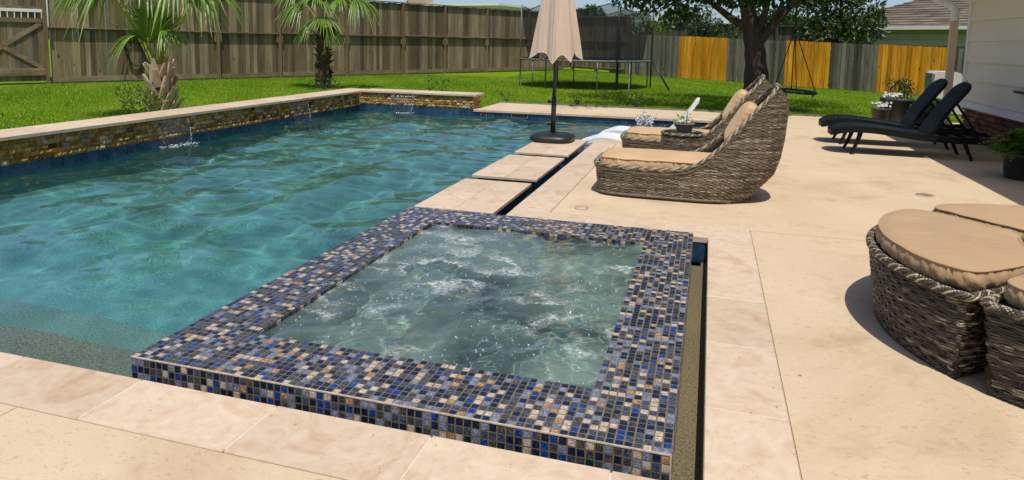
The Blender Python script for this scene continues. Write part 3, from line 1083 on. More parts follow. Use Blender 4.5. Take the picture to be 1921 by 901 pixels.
bf = np.array([(4, 5, 6, 7), (0, 1, 5, 4), (1, 2, 6, 5), (2, 3, 7, 6), (3, 0, 4, 7)])
TILE_ME = []
for k in range(7):
    TILE_ME.append(fast_mesh('mosaic_tile', bx, bf, MOS[k]))
kinds = rng.choice(7, size=len(tiles), p=PROB)
camp = np.array([0, 0, 1.4])
dist = np.array([np.linalg.norm(np.array(t[:3]) - camp) + (0 if (t[3] == 0 or (t[3] == 1 and t[1] < 3 and t[2] > -0.08)) else 50) for t in tiles])
inframe = np.array([(t[0] > -2.4) for t in tiles])
order = np.argsort(dist)
single = set(order[:300].tolist())
euls = {0: (0, 0, 0), 1: (math.pi / 2, 0, 0), 2: (math.pi / 2, 0, math.pi / 2)}
RV, RF_, RM, nb = [], [], [], 0
for t_i, (x, y, z, ax) in enumerate(tiles):
    tilt = rng.normal(0, 0.012, 3)
    e = Euler((euls[ax][0] + tilt[0], euls[ax][1] + tilt[1], euls[ax][2] + tilt[2] * 0.6))
    if t_i in single:
        o = bpy.data.objects.new('mosaic_tile', TILE_ME[kinds[t_i]])
        fin(o, spa, (x, y, z)); o.rotation_euler = e
    else:
        RV.append(bx @ np.array(e.to_matrix()).T + np.array([x, y, z]))
        RF_.append(bf + nb); nb += 8
        RM += [kinds[t_i]] * 5
rest = fast_obj('mosaic_field', fast_mesh('mosaic_field', np.concatenate(RV), np.concatenate(RF_), MOS, midx=RM), spa)
rest['kind'] = 'stuff'
mb = MB()
mb.box(((SX0 + SX1) / 2, SY0 + 0.0005, LIPZ - 0.003), (SX1 - SX0, 0.005, 0.0055))
mb.box((SX1 - 0.001, SY0 + 0.001, -0.07), (0.005, 0.005, 0.21))
mb.build('edge_trim', GROUT_EDGE, spa)

# catch channel between the spa and the coping
mb = MB()
mb.box(((SX0 + 0.05) / 2, 2.13, -0.26), (0.05 - SX0, 0.12, 0.12))
mb.box((0.0, 3.6, -0.26), (0.14, 2.9, 0.12))
mb.box((-1.0, 5.0, -0.26), (2.0, 0.09, 0.12))
ch = mb.build('spa_channel', GUTTER)
tag(ch, kind='structure')
mb = MB()
mb.box((0.047, 3.56, -0.13), (0.012, 2.96, 0.16)); mb.box((-0.75, 5.045, -0.13), (1.55, 0.012, 0.16)); mb.box((-1.1, 2.081, -0.13), (2.4, 0.012, 0.16))
c2 = mb.build('channel_lining', TILE_BLUE); tag(c2, kind='structure')

# churning spa water
sz = 0.016
sxs = np.linspace(IX0 + 0.001, IX1 - 0.001, 130); sys_ = np.linspace(IY0 + 0.001, IY1 - 0.001, 170)
GX, GY = np.meshgrid(sxs, sys_, indexing='ij')
sc = []
r3 = np.random.default_rng(11)
for lam, a, n in ((0.55, 0.0042, 8), (0.26, 0.0030, 12), (0.13, 0.0014, 14), (0.07, 0.00045, 12)):
    for k in range(n):
        q = 2 * math.pi / (lam * r3.uniform(0.75, 1.3)); th_ = r3.uniform(0, 6.28)
        sc.append((q * math.cos(th_), q * math.sin(th_), a * r3.uniform(0.5, 1.1) / math.sqrt(n) * 1.3, r3.uniform(0, 6.28)))
GZ = sz + waves(GX, GY, sc)
for (bx_, by_) in ((-0.95, 3.3), (-1.45, 4.1), (-0.75, 4.2), (-1.35, 2.95)):
    d = np.hypot(GX - bx_, GY - by_)
    GZ += 0.010 * np.exp(-(d / 0.22) ** 2)
n1, n2 = GX.shape
idx = np.arange(n1 * n2).reshape(n1, n2)
F = np.stack([idx[:-1, :-1], idx[1:, :-1], idx[1:, 1:], idx[:-1, 1:]], -1).reshape(-1, 4)
spa_water = fast_obj('spa_water', fast_mesh('spa_water', np.stack([GX, GY, GZ], -1).reshape(-1, 3), F, SPA_WATER, smooth=True))
tag(spa_water, kind='structure')


def ico():
    mb = MB()
    t = (1 + 5 ** 0.5) / 2
    V = np.array([(-1, t, 0), (1, t, 0), (-1, -t, 0), (1, -t, 0), (0, -1, t), (0, 1, t), (0, -1, -t), (0, 1, -t), (t, 0, -1), (t, 0, 1), (-t, 0, -1), (-t, 0, 1)], float)
    V /= np.linalg.norm(V[0])
    F = [(0, 11, 5), (0, 5, 1), (0, 1, 7), (0, 7, 10), (0, 10, 11), (1, 5, 9), (5, 11, 4), (11, 10, 2), (10, 7, 6), (7, 1, 8), (3, 9, 4), (3, 4, 2), (3, 2, 6), (3, 6, 8), (3, 8, 9), (4, 9, 5), (2, 4, 11), (6, 2, 10), (8, 6, 7), (9, 8, 1)]
    return V, np.array(F)


ICOV, ICOF = ico()


def blobs(name, centers, radii, mat, parent=None, stretch=None, wl=None):
    centers = np.asarray(centers, float); k = len(centers)
    S = np.asarray(radii, float)[:, None, None] * ICOV[None]
    if stretch is not None:
        S = S * np.asarray(stretch)[None, None, :] if np.ndim(stretch) == 1 else S * np.asarray(stretch)[:, None, :]
    V = (S + centers[:, None, :]).reshape(-1, 3)
    F = (ICOF[None] + (np.arange(k) * 12)[:, None, None]).reshape(-1, 3)
    return fast_obj(name, fast_mesh(name, V, F, mat, smooth=True), parent, wl)


kb = 520
bxs = rng.uniform(IX0 + 0.02, IX1 - 0.02, kb); bys = rng.uniform(IY0 + 0.02, IY1 - 0.02, kb)
keepb = rng.random(kb) < 0.35 + 0.65 * (np.sin(bxs * 6 + 1) * np.sin(bys * 5) > 0.0)
bxs, bys = bxs[keepb], bys[keepb]
bzs = sz + waves(bxs, bys, sc) + 0.002
bub = blobs('spa_bubbles', np.stack([bxs, bys, bzs], -1), rng.uniform(0.002, 0.0065, len(bxs)), DROPS)
tag(bub, 'bubbles scattered over the churning spa water', 'bubbles', kind='stuff')

for o in (water, spa_water):
    o.cycles.is_caustics_caster = True
for o in (pool_shell, spa_in):
    o.cycles.is_caustics_receiver = True

# ================================================================== FENCES AND GATE
def frame(D):
    return math.atan2(D[1], D[0])


# tall weathered fence on the left: starts at the gate post and runs to the far corner
FP = np.array([-18.069, 14.679]); FD = np.array([0.482857, 0.875699]); FN = np.array([0.8757, -0.48286])
FL = 22.95
fence = thing('tall_fence', 'tall weathered brown board fence with ledge rails behind the palms', 'fence', (*(FP + FD * 11), -0.03))
frz = frame(FD)


def fpt(P, D, Nn, s, off, z):
    q = P + D * s + Nn * off
    return (q[0], q[1], z)


posts = [0.0, 4.77, 6.92, 9.60, 12.21, 14.42, 16.87, 19.61, 22.2]
s = 0.10
while s < FL:
    w = random.uniform(0.128, 0.142)
    gap = random.choice((0.003, 0.004, 0.005, 0.007, 0.012))
    zt = 2.86 + random.uniform(-0.012, 0.012)
    o = piece('board', FENCE, fpt(FP, FD, FN, s + w / 2, 0.0, (zt + 0.11) / 2), (w, 0.018 + random.uniform(0, 0.006), zt - 0.11), fence, rz=frz + random.uniform(-0.02, 0.02))
    s += w + gap
for p in posts:
    piece('post', FENCE_POST, fpt(FP, FD, FN, p, 0.055, 1.43), (0.095, 0.095, 2.92), fence, rz=frz)
    piece('post_block', FENCE_POST, fpt(FP, FD, FN, p + 0.09, 0.062, 1.40), (0.05, 0.085, 0.34), fence, rz=frz)
    if p > 1:
        piece('post_block', FENCE_POST, fpt(FP, FD, FN, p - 0.09, 0.062, 1.40), (0.05, 0.085, 0.34), fence, rz=frz)
for a, b in zip(posts[:-1], posts[1:]):
    m_ = (a + b) / 2
    tilt = random.uniform(-0.006, 0.006)
    piece('ledge_rail', FENCE_RAIL, fpt(FP, FD, FN, m_, 0.068, 1.555 + random.uniform(-0.015, 0.015)), (b - a - 0.098, 0.125, 0.036), fence, rot=(0, tilt, frz))
    piece('rail', FENCE_RAIL, fpt(FP, FD, FN, m_, 0.03, 1.515), (b - a - 0.10, 0.036, 0.03), fence, rz=frz)
    piece('cap_rail', FENCE_RAIL, fpt(FP, FD, FN, m_, 0.03, 2.895), (b - a + 0.0, 0.15, 0.036), fence, rz=frz)
    piece('rot_board', FENCE_RAIL, fpt(FP, FD, FN, m_, 0.014, 0.10), (b - a - 0.099, 0.034, 0.15), fence, rot=(0, random.uniform(-0.004, 0.004), frz))

s = -9.0
while s < -1.86:
    w = random.uniform(0.128, 0.142)
    zt = 2.86 + random.uniform(-0.012, 0.012)
    piece('board', FENCE, fpt(FP, FD, FN, s + w / 2, 0.0, (zt + 0.11) / 2), (w, 0.02, zt - 0.11), fence, rz=frz + random.uniform(-0.02, 0.02))
    s += w + 0.005
for p in (-9.0, -6.6, -4.2, -1.88):
    piece('post', FENCE_POST, fpt(FP, FD, FN, p, 0.055, 1.43), (0.095, 0.095, 2.92), fence, rz=frz)
    if p < -2:
        for z, h in ((1.555, 0.036), (2.895, 0.036), (0.10, 0.15)):
            piece('rail', FENCE_RAIL, fpt(FP, FD, FN, p + 1.2, 0.05, z), (2.29, 0.10, h), fence, rz=frz)
# gate at the left edge of the picture
gate = thing('wooden_gate', 'brown wooden gate with crossed braces at the left edge', 'gate', (*(FP - FD * 0.8), -0.03))
gz0 = 0.06
for k in range(12):
    w = 0.137
    piece('board', FENCE, fpt(FP, FD, FN, -0.105 - k * 0.140, 0.0, 1.43), (w, 0.02, 2.74), gate, rz=frz + random.uniform(-0.02, 0.02))
gl = 1.72
for (z, h, mt) in ((0.30, 0.16, FENCE_RAIL), (0.40, 0.05, FENCE_RAIL), (1.76, 0.12, FENCE_RAIL), (2.10, 0.07, FENCE_RAIL)):
    piece('rail', mt, fpt(FP, FD, FN, -0.05 - gl / 2, 0.035, z), (gl, 0.045, h), gate, rz=frz)
piece('white_rail', WHITE_METAL, fpt(FP, FD, FN, -0.05 - gl / 2, 0.045, 2.03), (gl, 0.03, 0.085), gate, rz=frz)
for k in range(11):
    piece('lattice_slat', WHITE_METAL, fpt(FP, FD, FN, -0.07 - k * 0.155, 0.045, 1.905), (0.022, 0.02, 0.165), gate, rz=frz)
for (s0, z0, s1, z1) in ((-0.10, 0.43, -1.70, 1.50), (-0.10, 1.68, -1.70, 0.55)):
    a = Vector(fpt(FP, FD, FN, s0, 0.032, z0)); b = Vector(fpt(FP, FD, FN, s1, 0.032, z1))
    MB().bar(a, b, 0.034, 0.115).build('brace', FENCE_RAIL, gate)

# tall fence closing the far corner, then the lower mixed fence on the right
QP = np.array([-1.239, 29.603]); QD = np.array([0.75124, -0.66003]); QN = np.array([-0.66003, -0.75124])
qrz = frame(QD)
corner = thing('corner_fence', 'tall brown fence closing the far corner behind the trampoline', 'fence', (*(QP + QD * -6.2), -0.03))
s = -7.7
while s < -3.3:
    w = 0.137
    zt = 2.80 - 0.045 * (s + 7.7) + random.uniform(-0.01, 0.01)
    piece('board', FENCE, fpt(QP, QD, QN, s + w / 2, -0.02, (zt + 0.1) / 2), (w, 0.02, zt - 0.1), corner, rz=qrz)
    s += w + 0.004
for p in (-7.5, -5.6, -3.35):
    piece('post', FENCE_POST, fpt(QP, QD, QN, p, 0.05, 1.36), (0.095, 0.095, 2.76), corner, rz=qrz)
for a, b in ((-7.45, -5.65), (-5.55, -3.4)):
    for z in (0.2, 1.5, 2.66):
        piece('rail', FENCE_RAIL, fpt(QP, QD, QN, (a + b) / 2, 0.04, z), (b - a, 0.09, 0.045), corner, rz=qrz)

low = thing('low_fence', 'lower fence of grey weathered boards with new orange board sections', 'fence', (*(QP + QD * 4), -0.03))
secs = [(-4.6, -0.11, 0), (-0.11, 2.43, 1), (2.43, 5.08, 0), (5.08, 6.82, 1), (6.82, 8.46, 0), (8.46, 10.52, 1), (10.52, 13.6, 0)]
for (a, b, new) in secs:
    n = max(1, round((b - a) / (0.15 if new else 0.141)))
    w = (b - a) / n
    for k in range(n):
        sc_ = a + (k + 0.5) * w
        zt = 1.875 - 0.029 * (sc_ + 4) + random.uniform(-0.008, 0.008) + (0.0 if new else -0.01)
        off = (0.016 if new else 0.0) + (k % 2) * 0.020 + random.uniform(0, 0.004)
        o = piece('board', FENCE_NEW if new else FENCE_GREY, fpt(QP, QD, QN, sc_, off, (zt + 0.0) / 2), (w - random.choice((0.004, 0.007, 0.010)), 0.018, zt), low, rz=qrz + random.uniform(-0.03, 0.03))
for (a, b, new) in secs:
    for z in (0.3, 1.45):
        piece('rail', FENCE_GREY, fpt(QP, QD, QN, (a + b) / 2, -0.045, z), (b - a, 0.04, 0.09), low, rz=qrz)

# neighbour's fence further back
NP = np.array([-3.4, 36.8]); ND = np.array([0.79, -0.61]); NN_ = np.array([-0.61, -0.79]); nrz = frame(ND)
nf = thing('neighbour_fence', 'dark weathered neighbour fence seen above the grey boards by the tree', 'fence', (*(NP + ND * 5), -0.03))
s = 0.0
while s < 11.0:
    piece('board', FENCE_FAR, fpt(NP, ND, NN_, s + 0.1, 0, 1.26 - 0.018 * s), (0.19, 0.02, 2.58 - 0.036 * s), nf, rz=nrz)
    s += 0.2
for k in range(5):
    piece('post', FENCE_FAR, fpt(NP, ND, NN_, 0.6 + 2.4 * k, 0.06, 1.28 - 0.04 * k), (0.11, 0.1, 2.6 - 0.08 * k), nf, rz=nrz)
MB().bar(fpt(NP, ND, NN_, -0.1, 0.02, 2.585), fpt(NP, ND, NN_, 11.1, 0.02, 2.185), 0.16, 0.05).build('cap_rail', FENCE_FAR, nf)

# ================================================================== THE HOUSE ON THE RIGHT
HX, HY = 3.90, 12.42
house = thing('house', 'white lap-sided house with red brick base on the right', 'house', (HX + 3, 4, 0))
MB().box((HX + 3.06, (HY - 6) / 2, 1.3), (6.0, HY + 6 - 0.04, 2.6)).build('wall_core', BRICK_MORTAR, house)
zs = [0.60, 0.925, 1.21, 1.53, 1.84, 2.15, 2.46]
tiltb = 0.03
for z0, z1 in zip(zs[:-1], zs[1:]):
    mb = MB()
    t0, t1 = 0.050, 0.012
    mb.add([(HX + 0.06 - t0 - 0.02, -6, z0), (HX + 0.06, -6, z0), (HX + 0.06, -6, z1), (HX + 0.06 - t1 - 0.02, -6, z1),
            (HX + 0.06 - t0 - 0.02, HY - 0.09, z0), (HX + 0.06, HY - 0.09, z0), (HX + 0.06, HY - 0.09, z1), (HX + 0.06 - t1 - 0.02, HY - 0.09, z1)],
           [(0, 3, 2, 1), (4, 5, 6, 7), (0, 4, 7, 3), (0, 1, 5, 4), (3, 7, 6, 2)])
    mb.build('siding_board', SIDING, house)
mb = MB(); mb.box((HX + 0.02, HY - 0.045, 1.49), (0.085, 0.09, 1.94)); mb.build('corner_trim', TRIM, house)
mb = MB(); mb.box((HX - 0.005, (HY - 6) / 2, 0.555), (0.075, HY + 6, 0.085)); mb.add([(HX - 0.08, -6, 0.50), (HX - 0.08, HY, 0.50), (HX + 0.03, HY, 0.535), (HX + 0.03, -6, 0.535)], [(0, 1, 2, 3)])
mb.build('water_table_trim', TRIM, house)
brick_me = MB().box((0, 0, 0), (1, 1, 1)).mesh('brick', BRICK)
bh = 0.0735
for r_ in range(7):
    y = HY - (0.1 if r_ % 2 else 0.0)
    first = True
    while y > 6.6:
        L = 0.205 if not (first and r_ % 2 == 0) else 0.205
        z = r_ * bh + bh / 2
        piece('brick', BRICK, (HX + 0.036, y - L / 2, z), (0.055 + random.uniform(0, 0.006), L - 0.011, bh - 0.011), house, me=brick_me)
        y -= L; first = False
MB().box((HX + 0.034, (6.6 - 6) / 2, 0.26), (0.06, 12.6, 0.50)).build('brick_base', BRICK, house)
# roof: soffit, fascia, gutter and slope
EX = 3.12
mb = MB(); mb.box(((EX + 0.12 + HX + 3) / 2, (HY + 0.6 - 6) / 2, 2.50), (HX + 3 - EX - 0.12, HY + 0.6 + 6, 0.03)); mb.build('soffit', TRIM, house)
mb = MB(); mb.box((EX + 0.10, (HY + 0.6 - 6) / 2, 2.56), (0.03, HY + 6.6, 0.16)); mb.build('fascia', TRIM, house)
mb = MB()
gpro = [(EX + 0.083, 2.62), (EX, 2.62), (EX - 0.012, 2.56), (EX + 0.03, 2.50), (EX + 0.083, 2.50)]
P = np.array([[(x, y, z) for (x, z) in gpro] for y in (-6, HY + 0.62)])
mb.grid(P, smooth=False); mb.add(P[1], [(0, 1, 2, 3, 4)]); mb.build('gutter', TRIM, house)
mb = MB()
mb.add([(EX + 0.02, -6, 2.63), (EX + 0.02, HY + 0.65, 2.63), (HX + 3, HY + 0.65, 4.2), (HX + 3, -6, 4.2)], [(0, 1, 2, 3)])
mb.add([(EX + 0.02, HY + 0.65, 2.63), (HX + 6.2, HY + 0.65, 2.63), (HX + 3, HY + 0.65, 4.2)], [(0, 1, 2)])
mb.build('roof', SHINGLE, house)
# downspout: elbows from the gutter back to the corner
sp = MB()
sp.bar((3.735, 12.56, 0.1), (3.735, 12.56, 1.86), 0.075, 0.105)
sp.build('downspout', SPOUT, house)
el = MB()
path = [(3.735, 12.56, 1.86), (3.735, 12.56, 1.99), (3.72, 12.56, 2.05), (3.66, 12.57, 2.11), (3.58, 12.58, 2.15), (3.50, 12.58, 2.19), (3.42, 12.585, 2.24), (3.38, 12.59, 2.31), (3.375, 12.59, 2.50)]
pp = np.array(path)
fine = np.concatenate([np.linspace(pp[i], pp[i + 1], 5, endpoint=False) for i in range(len(pp) - 1)] + [pp[-1:]])
rad = 0.058 + 0.004 * (np.arange(len(fine)) % 2)
el.tube(fine, rad, 10, smooth=False)
el.build('downspout_elbow', WHITE_METAL, house)
# dark bracket of a wall fitting near the right edge
mb = MB(); mb.box((HX - 0.03, 10.03, 0.86), (0.06, 0.06, 0.05)); mb.bar((HX - 0.06, 10.30, 0.865), (HX - 0.06, 9.7, 0.855), 0.06, 0.03); mb.bar((HX - 0.06, 10.30, 0.865), (HX - 0.0, 10.30, 0.865), 0.03, 0.03)
wb = mb.build('wall_bracket', BLACK_METAL, None, (HX - 0.04, 10.0, 0.86)); tag(wb, 'dark metal bracket fixed to the white siding at the right edge', 'bracket')

# ================================================================== NEIGHBOURING BUILDINGS
nh = thing('neighbour_house', 'distant house with brown hip roof behind the orange fence', 'house', (14, 33, 0))
import itertools
hc = np.array([13.6, 33.5]); hw, hl = 5.4, 7.5
ha = math.radians(-40.0)
ca, sa = math.cos(ha), math.sin(ha)


def hp(u, v, z):
    return (hc[0] + u * ca - v * sa, hc[1] + u * sa + v * ca, z)


mb = MB(); mb.add([hp(-hl + .5, -hw + .5, 0), hp(hl - .5, -hw + .5, 0), hp(hl - .5, hw - .5, 0), hp(-hl + .5, hw - .5, 0), hp(-hl + .5, -hw + .5, 2.3), hp(hl - .5, -hw + .5, 2.3), hp(hl - .5, hw - .5, 2.3), hp(-hl + .5, hw - .5, 2.3)],
                  [(0, 1, 5, 4), (1, 2, 6, 5), (2, 3, 7, 6), (3, 0, 4, 7)])
mb.build('wall', SAGE, nh)
for k in range(7):
    mb = MB(); z = 0.5 + k * 0.25
    mb.bar(hp(-hl + .5, -hw + .485, z), hp(hl - .5, -hw + .485, z), 0.03, 0.02); mb.bar(hp(-hl + .485, -hw + .5, z), hp(-hl + .485, hw - .5, z), 0.03, 0.02)
    mb.build('siding_board', SAGE, nh)
ez, rz_ = 2.27, 4.55
A_, B_, C_, D_ = hp(-hl, -hw, ez), hp(hl, -hw, ez), hp(hl, hw, ez), hp(-hl, hw, ez)
R1, R2 = hp(-hl + hw, 0, rz_), hp(hl - hw, 0, rz_)


def shingle_face(mb, p0, p1, q1, q0, rows):
    """courses of shingles between eave p0-p1 and ridge q0-q1"""
    p0, p1, q0, q1 = map(np.array, (p0, p1, q0, q1))
    nrm = np.cross(p1 - p0, q0 - p0).astype(float); nrm /= np.linalg.norm(nrm)
    if nrm[2] < 0:
        nrm = -nrm
    for r_ in range(rows):
        t0, t1 = r_ / rows, (r_ + 1) / rows
        a0, a1 = p0 + (q0 - p0) * t0, p1 + (q1 - p1) * t0
        b0, b1 = p0 + (q0 - p0) * t1, p1 + (q1 - p1) * t1
        L = np.linalg.norm(a1 - a0)
        n = max(1, int(L / 0.55))
        for k in range(n):
            u0, u1 = k / n, (k + 1) / n
            V = [a0 + (a1 - a0) * u0 + nrm * 0.03, a0 + (a1 - a0) * u1 + nrm * 0.03, b0 + (b1 - b0) * u1, b0 + (b1 - b0) * u0, a0 + (a1 - a0) * u0, a0 + (a1 - a0) * u1]
            mb.add(V, [(0, 1, 2, 3), (4, 5, 1, 0)])


mb = MB()
shingle_face(mb, A_, B_, R2, R1, 20); shingle_face(mb, D_, A_, R1, R1, 20); shingle_face(mb, C_, D_, R1, R2, 20); shingle_face(mb, B_, C_, R2, R2, 20)
nroof = mb.build('roof', SHINGLE, nh)
mb = MB()
for p, q in ((A_, B_), (D_, A_)):
    mb.bar(np.array(p) + (0, 0, -0.03), np.array(q) + (0, 0, -0.03), 0.1, 0.13)
mb.build('gutter', WHITE_METAL, nh)
lp = np.array(hp(-hl + .5, 1.0, 0))
mb = MB().tube([hp(-0.4, -hw + .42, 1.95), hp(-0.4, -hw + .3, 2.05)], 0.05, 8); mb.tube([hp(-0.25, -hw + .42, 1.95), hp(-0.25, -hw + .3, 2.05)], 0.05, 8)
mb.build('flood_light', WHITE_METAL, nh)

wbld = thing('white_building', 'low white building with pale roof edge behind the tall fence', 'building', (-22, 60, 0))
mb = MB(); mb.box((-21.2, 58.5, 2.2), (9.0, 6.0, 4.4), rz=math.radians(-12)); mb.build('wall', simple('cream_wall', (0.66, 0.63, 0.55), 0.7, 0.05, 2), wbld)
mb = MB(); mb.box((-21.2, 58.5, 4.47), (9.6, 6.6, 0.16), rz=math.radians(-12)); mb.build('roof', WHITE_METAL, wbld)
for k in range(14):
    mb = MB(); u = -4.4 + k * 0.66; a_ = math.radians(-12)
    mb.box((-21.2 + u * math.cos(a_) + 3.03 * math.sin(a_), 58.5 + u * math.sin(a_) - 3.03 * math.cos(a_), 2.3), (0.05, 0.05, 4.2), rz=a_); mb.build('wall_seam', WHITE_METAL, wbld)
mb = MB(); mb.box((-25.6, 57.0, 4.7), (2.2, 3.0, 0.5), rz=0.5); mb.build('roof_end', simple('tan_roof', (0.42, 0.33, 0.24), 0.8, 0.1, 3), wbld)

# ================================================================== WICKER FURNITURE
def weave(S, Nf, n_st, zs_, amp_, half, mask=None, closed=True, seed=1, light=0.5, bulge=0.003, block=1):
    """rows of woven strands. S(u,z)->(x,y) arrays, Nf(u,z)->outward normal; returns V,F,rnd"""
    r = np.random.default_rng(seed)
    n = n_st * 2
    k = np.arange(n if closed else n + 1)
    U = k / n
    rows = len(zs_)
    Z = np.repeat(np.asarray(zs_)[:, None], len(k), 1)
    UU = np.repeat(U[None], rows, 0)
    J = np.arange(rows)[:, None]
    off = amp_ * np.cos(np.pi / 2 * k[None] + np.pi * (J // block))
    off = off + r.normal(0, amp_ * 0.12, off.shape)
    jit = r.normal(0, half * 0.18, (rows, len(k)))
    out = []
    for dz, o2 in ((-half, 0.0), (0.0, bulge), (half, 0.0)):
        zz = Z + dz + jit
        x, y = S(UU, Z)
        nx_, ny_ = Nf(UU, Z)
        out.append(np.stack([x + nx_ * (off + o2), y + ny_ * (off + o2), zz], -1))
    V = np.stack(out, 2)                                  # rows, samples, 3, xyz
    idx = np.arange(rows * len(k) * 3).reshape(rows, len(k), 3)
    a = idx; b = np.roll(idx, -1, 1)
    if not closed:
        a, b = idx[:, :-1], idx[:, 1:]
    F = np.concatenate([np.stack([a[:, :, q], b[:, :, q], b[:, :, q + 1], a[:, :, q + 1]], -1)[:, :, None, :] for q in (0, 1)], 2)
    # strand colour: steps along the row, each a few stakes long
    ncol = a.shape[1]
    col = np.zeros((rows, ncol))
    for j in range(rows):
        p = -r.integers(0, 12)
        while p < ncol:
            L = r.integers(6, 22)
            col[j, max(0, p):p + L] = r.beta(1.1, 1.7 / light * 0.6)
            p += L
    seg_ = r.beta(0.9, 1.2, (rows, ncol // 2 + 2))
    col = 0.62 * col + 0.38 * np.repeat(seg_, 2, 1)[:, 1:ncol + 1]
    col = np.clip(col * 1.15 + r.normal(0, 0.05, col.shape), 0, 1)
    col = np.repeat(col[:, :, None], 2, 2)
    if mask is not None:
        mk = mask(UU, Z)
        mk = mk[:, :ncol] & np.roll(mk, -1, 1)[:, :ncol] if closed else mk[:, :-1] & mk[:, 1:]
        F = F[mk]; col = col[mk]
    return V.reshape(-1, 3), F.reshape(-1, 4), col.reshape(-1)


def normal_fn(S, closed=True):
    def f(u, z):
        e = 1e-3
        x0, y0 = S((u - e) % 1.0 if closed else u - e, z); x1, y1 = S((u + e) % 1.0 if closed else u + e, z)
        tx, ty = x1 - x0, y1 - y0
        L = np.hypot(tx, ty) + 1e-9
        return ty / L, -tx / L
    return f


def braid(mb, path, R_, r_, n=3, turns=20, closed=True, seg=10, light=None):
    """n strands twisted round a path"""
    P = np.asarray(path, float); k = len(P)
    T = (np.roll(P, -1, 0) - np.roll(P, 1, 0)) if closed else np.gradient(P, axis=0)
    T /= np.linalg.norm(T, axis=1)[:, None] + 1e-9
    up = np.array([0, 0, 1.0])
    A = np.cross(T, up); A /= np.linalg.norm(A, axis=1)[:, None] + 1e-9
    B = np.cross(A, T)
    t = np.arange(k) / k
    for s_ in range(n):
        ph = 2 * np.pi * (turns * t + s_ / n)
        Q = P + R_ * (np.cos(ph)[:, None] * A + 0.8 * np.sin(ph)[:, None] * B)
        mb.tube(Q, r_, 5, r=(random.random() if light is None else random.choice(light)), closed=closed, caps=not closed)


def resample(path, n, closed=True):
    P = np.asarray(path, float)
    if closed:
        P = np.concatenate([P, P[:1]])
    d = np.concatenate([[0], np.cumsum(np.linalg.norm(np.diff(P, axis=0), axis=1))])
    t = np.linspace(0, d[-1], n, endpoint=not closed)
    return np.stack([np.interp(t, d, P[:, i]) for i in range(3)], -1)


def vnoise(x, y, seed, f):
    r = np.random.default_rng(seed)
    z = np.zeros_like(x, float)
    for k in range(7):
        th_ = r.uniform(0, 6.28); q = f * r.uniform(0.6, 1.7)
        z += np.sin(q * (x * math.cos(th_) + y * math.sin(th_)) + r.uniform(0, 6.28)) / 3
    return z


def cushion(name, mapf, nu, nv, thick, z0, mat, parent, seed=1, dome=0.03, wr=0.004, corner=0.12, pip=True, xf=None):
    """box cushion over a mapped unit square, softly domed, with gathered sides and piping"""
    u = np.linspace(0, 1, nu); v = np.linspace(0, 1, nv)
    U, V_ = np.meshgrid(u, v, indexing='ij')

    def rounded(U, V_):
        a = U * 2 - 1; b = V_ * 2 - 1
        m_ = np.maximum(np.abs(a), np.abs(b)) + 1e-9
        p_ = (np.abs(a / m_) ** 7 + np.abs(b / m_) ** 7) ** (-1 / 7)
        return a * p_, b * p_
    a, b = rounded(U, V_)
    X, Y = mapf((a + 1) / 2, (b + 1) / 2)
    edge = 1 - np.maximum(np.abs(U * 2 - 1), np.abs(V_ * 2 - 1))
    h = thick + dome * (1 - np.exp(-edge * 5)) + wr * vnoise(X, Y, seed, 13) * np.clip(edge * 8, 0, 1) + wr * 0.3 * vnoise(X, Y, seed + 5, 30) * np.exp(-edge * 6)
    top_ = np.stack([X, Y, z0 + h], -1)
    mb = MB()
    mb.grid(top_, r=0.5)
    ring_i = [(i, 0) for i in range(nu)] + [(nu - 1, j) for j in range(1, nv)] + [(i, nv - 1) for i in range(nu - 2, -1, -1)] + [(0, j) for j in range(nv - 2, 0, -1)]
    ring = np.array([top_[i, j] for i, j in ring_i])
    cxy = ring[:, :2].mean(0)
    tang = np.roll(ring, -1, 0) - np.roll(ring, 1, 0)
    nrm = np.stack([tang[:, 1], -tang[:, 0]], -1); nrm /= np.linalg.norm(nrm, axis=1)[:, None] + 1e-9
    r = np.random.default_rng(seed)
    kk = len(ring)
    sides = [ring]
    for f_, bul in ((0.75, 0.010), (0.5, 0.014), (0.25, 0.010), (0.02, -0.006)):
        w_ = bul + wr * 0.9 * r.normal(0, 1, kk)
        q = ring.copy(); q[:, :2] += nrm * w_[:, None]; q[:, 2] = z0 + (ring[:, 2] - z0) * f_
        sides.append(q)
    mb.grid(np.stack(sides, 1), closed_u=True, r=0.5)
    me_parts = mb
    if xf is not None:
        me_parts.V = [np.array([xf(p) for p in vv]) for vv in me_parts.V]
    o = me_parts.build(name, mat, parent)
    if pip:
        pb = MB()
        pr = ring.copy(); pr[:, :2] += nrm * 0.004
        if xf is not None:
            pr = np.array([xf(p) for p in pr])
        pb.tube(pr, 0.0055, 5, closed=True, r=0.5)
        pb.build('piping', PIPING, o, WLOC[o.name])
    return o


# ---- chaise longue: a shell whose rim sweeps up to a point behind the head
xr_z = ([0.0, 0.06, 0.25, 0.40, 0.57, 0.84, 0.95, 1.06], [0.34, 0.43, 0.595, 0.642, 0.668, 0.687, 0.662, 0.575])
rim_x = ([-1.2, -0.93, -0.57, -0.30, -0.15, 0.0, 0.112, 0.26, 0.40, 0.50, 0.575, 0.9], [0.292, 0.288, 0.278, 0.282, 0.312, 0.395, 0.500, 0.672, 0.842, 0.950, 1.045, 2.2])
XF = -0.975


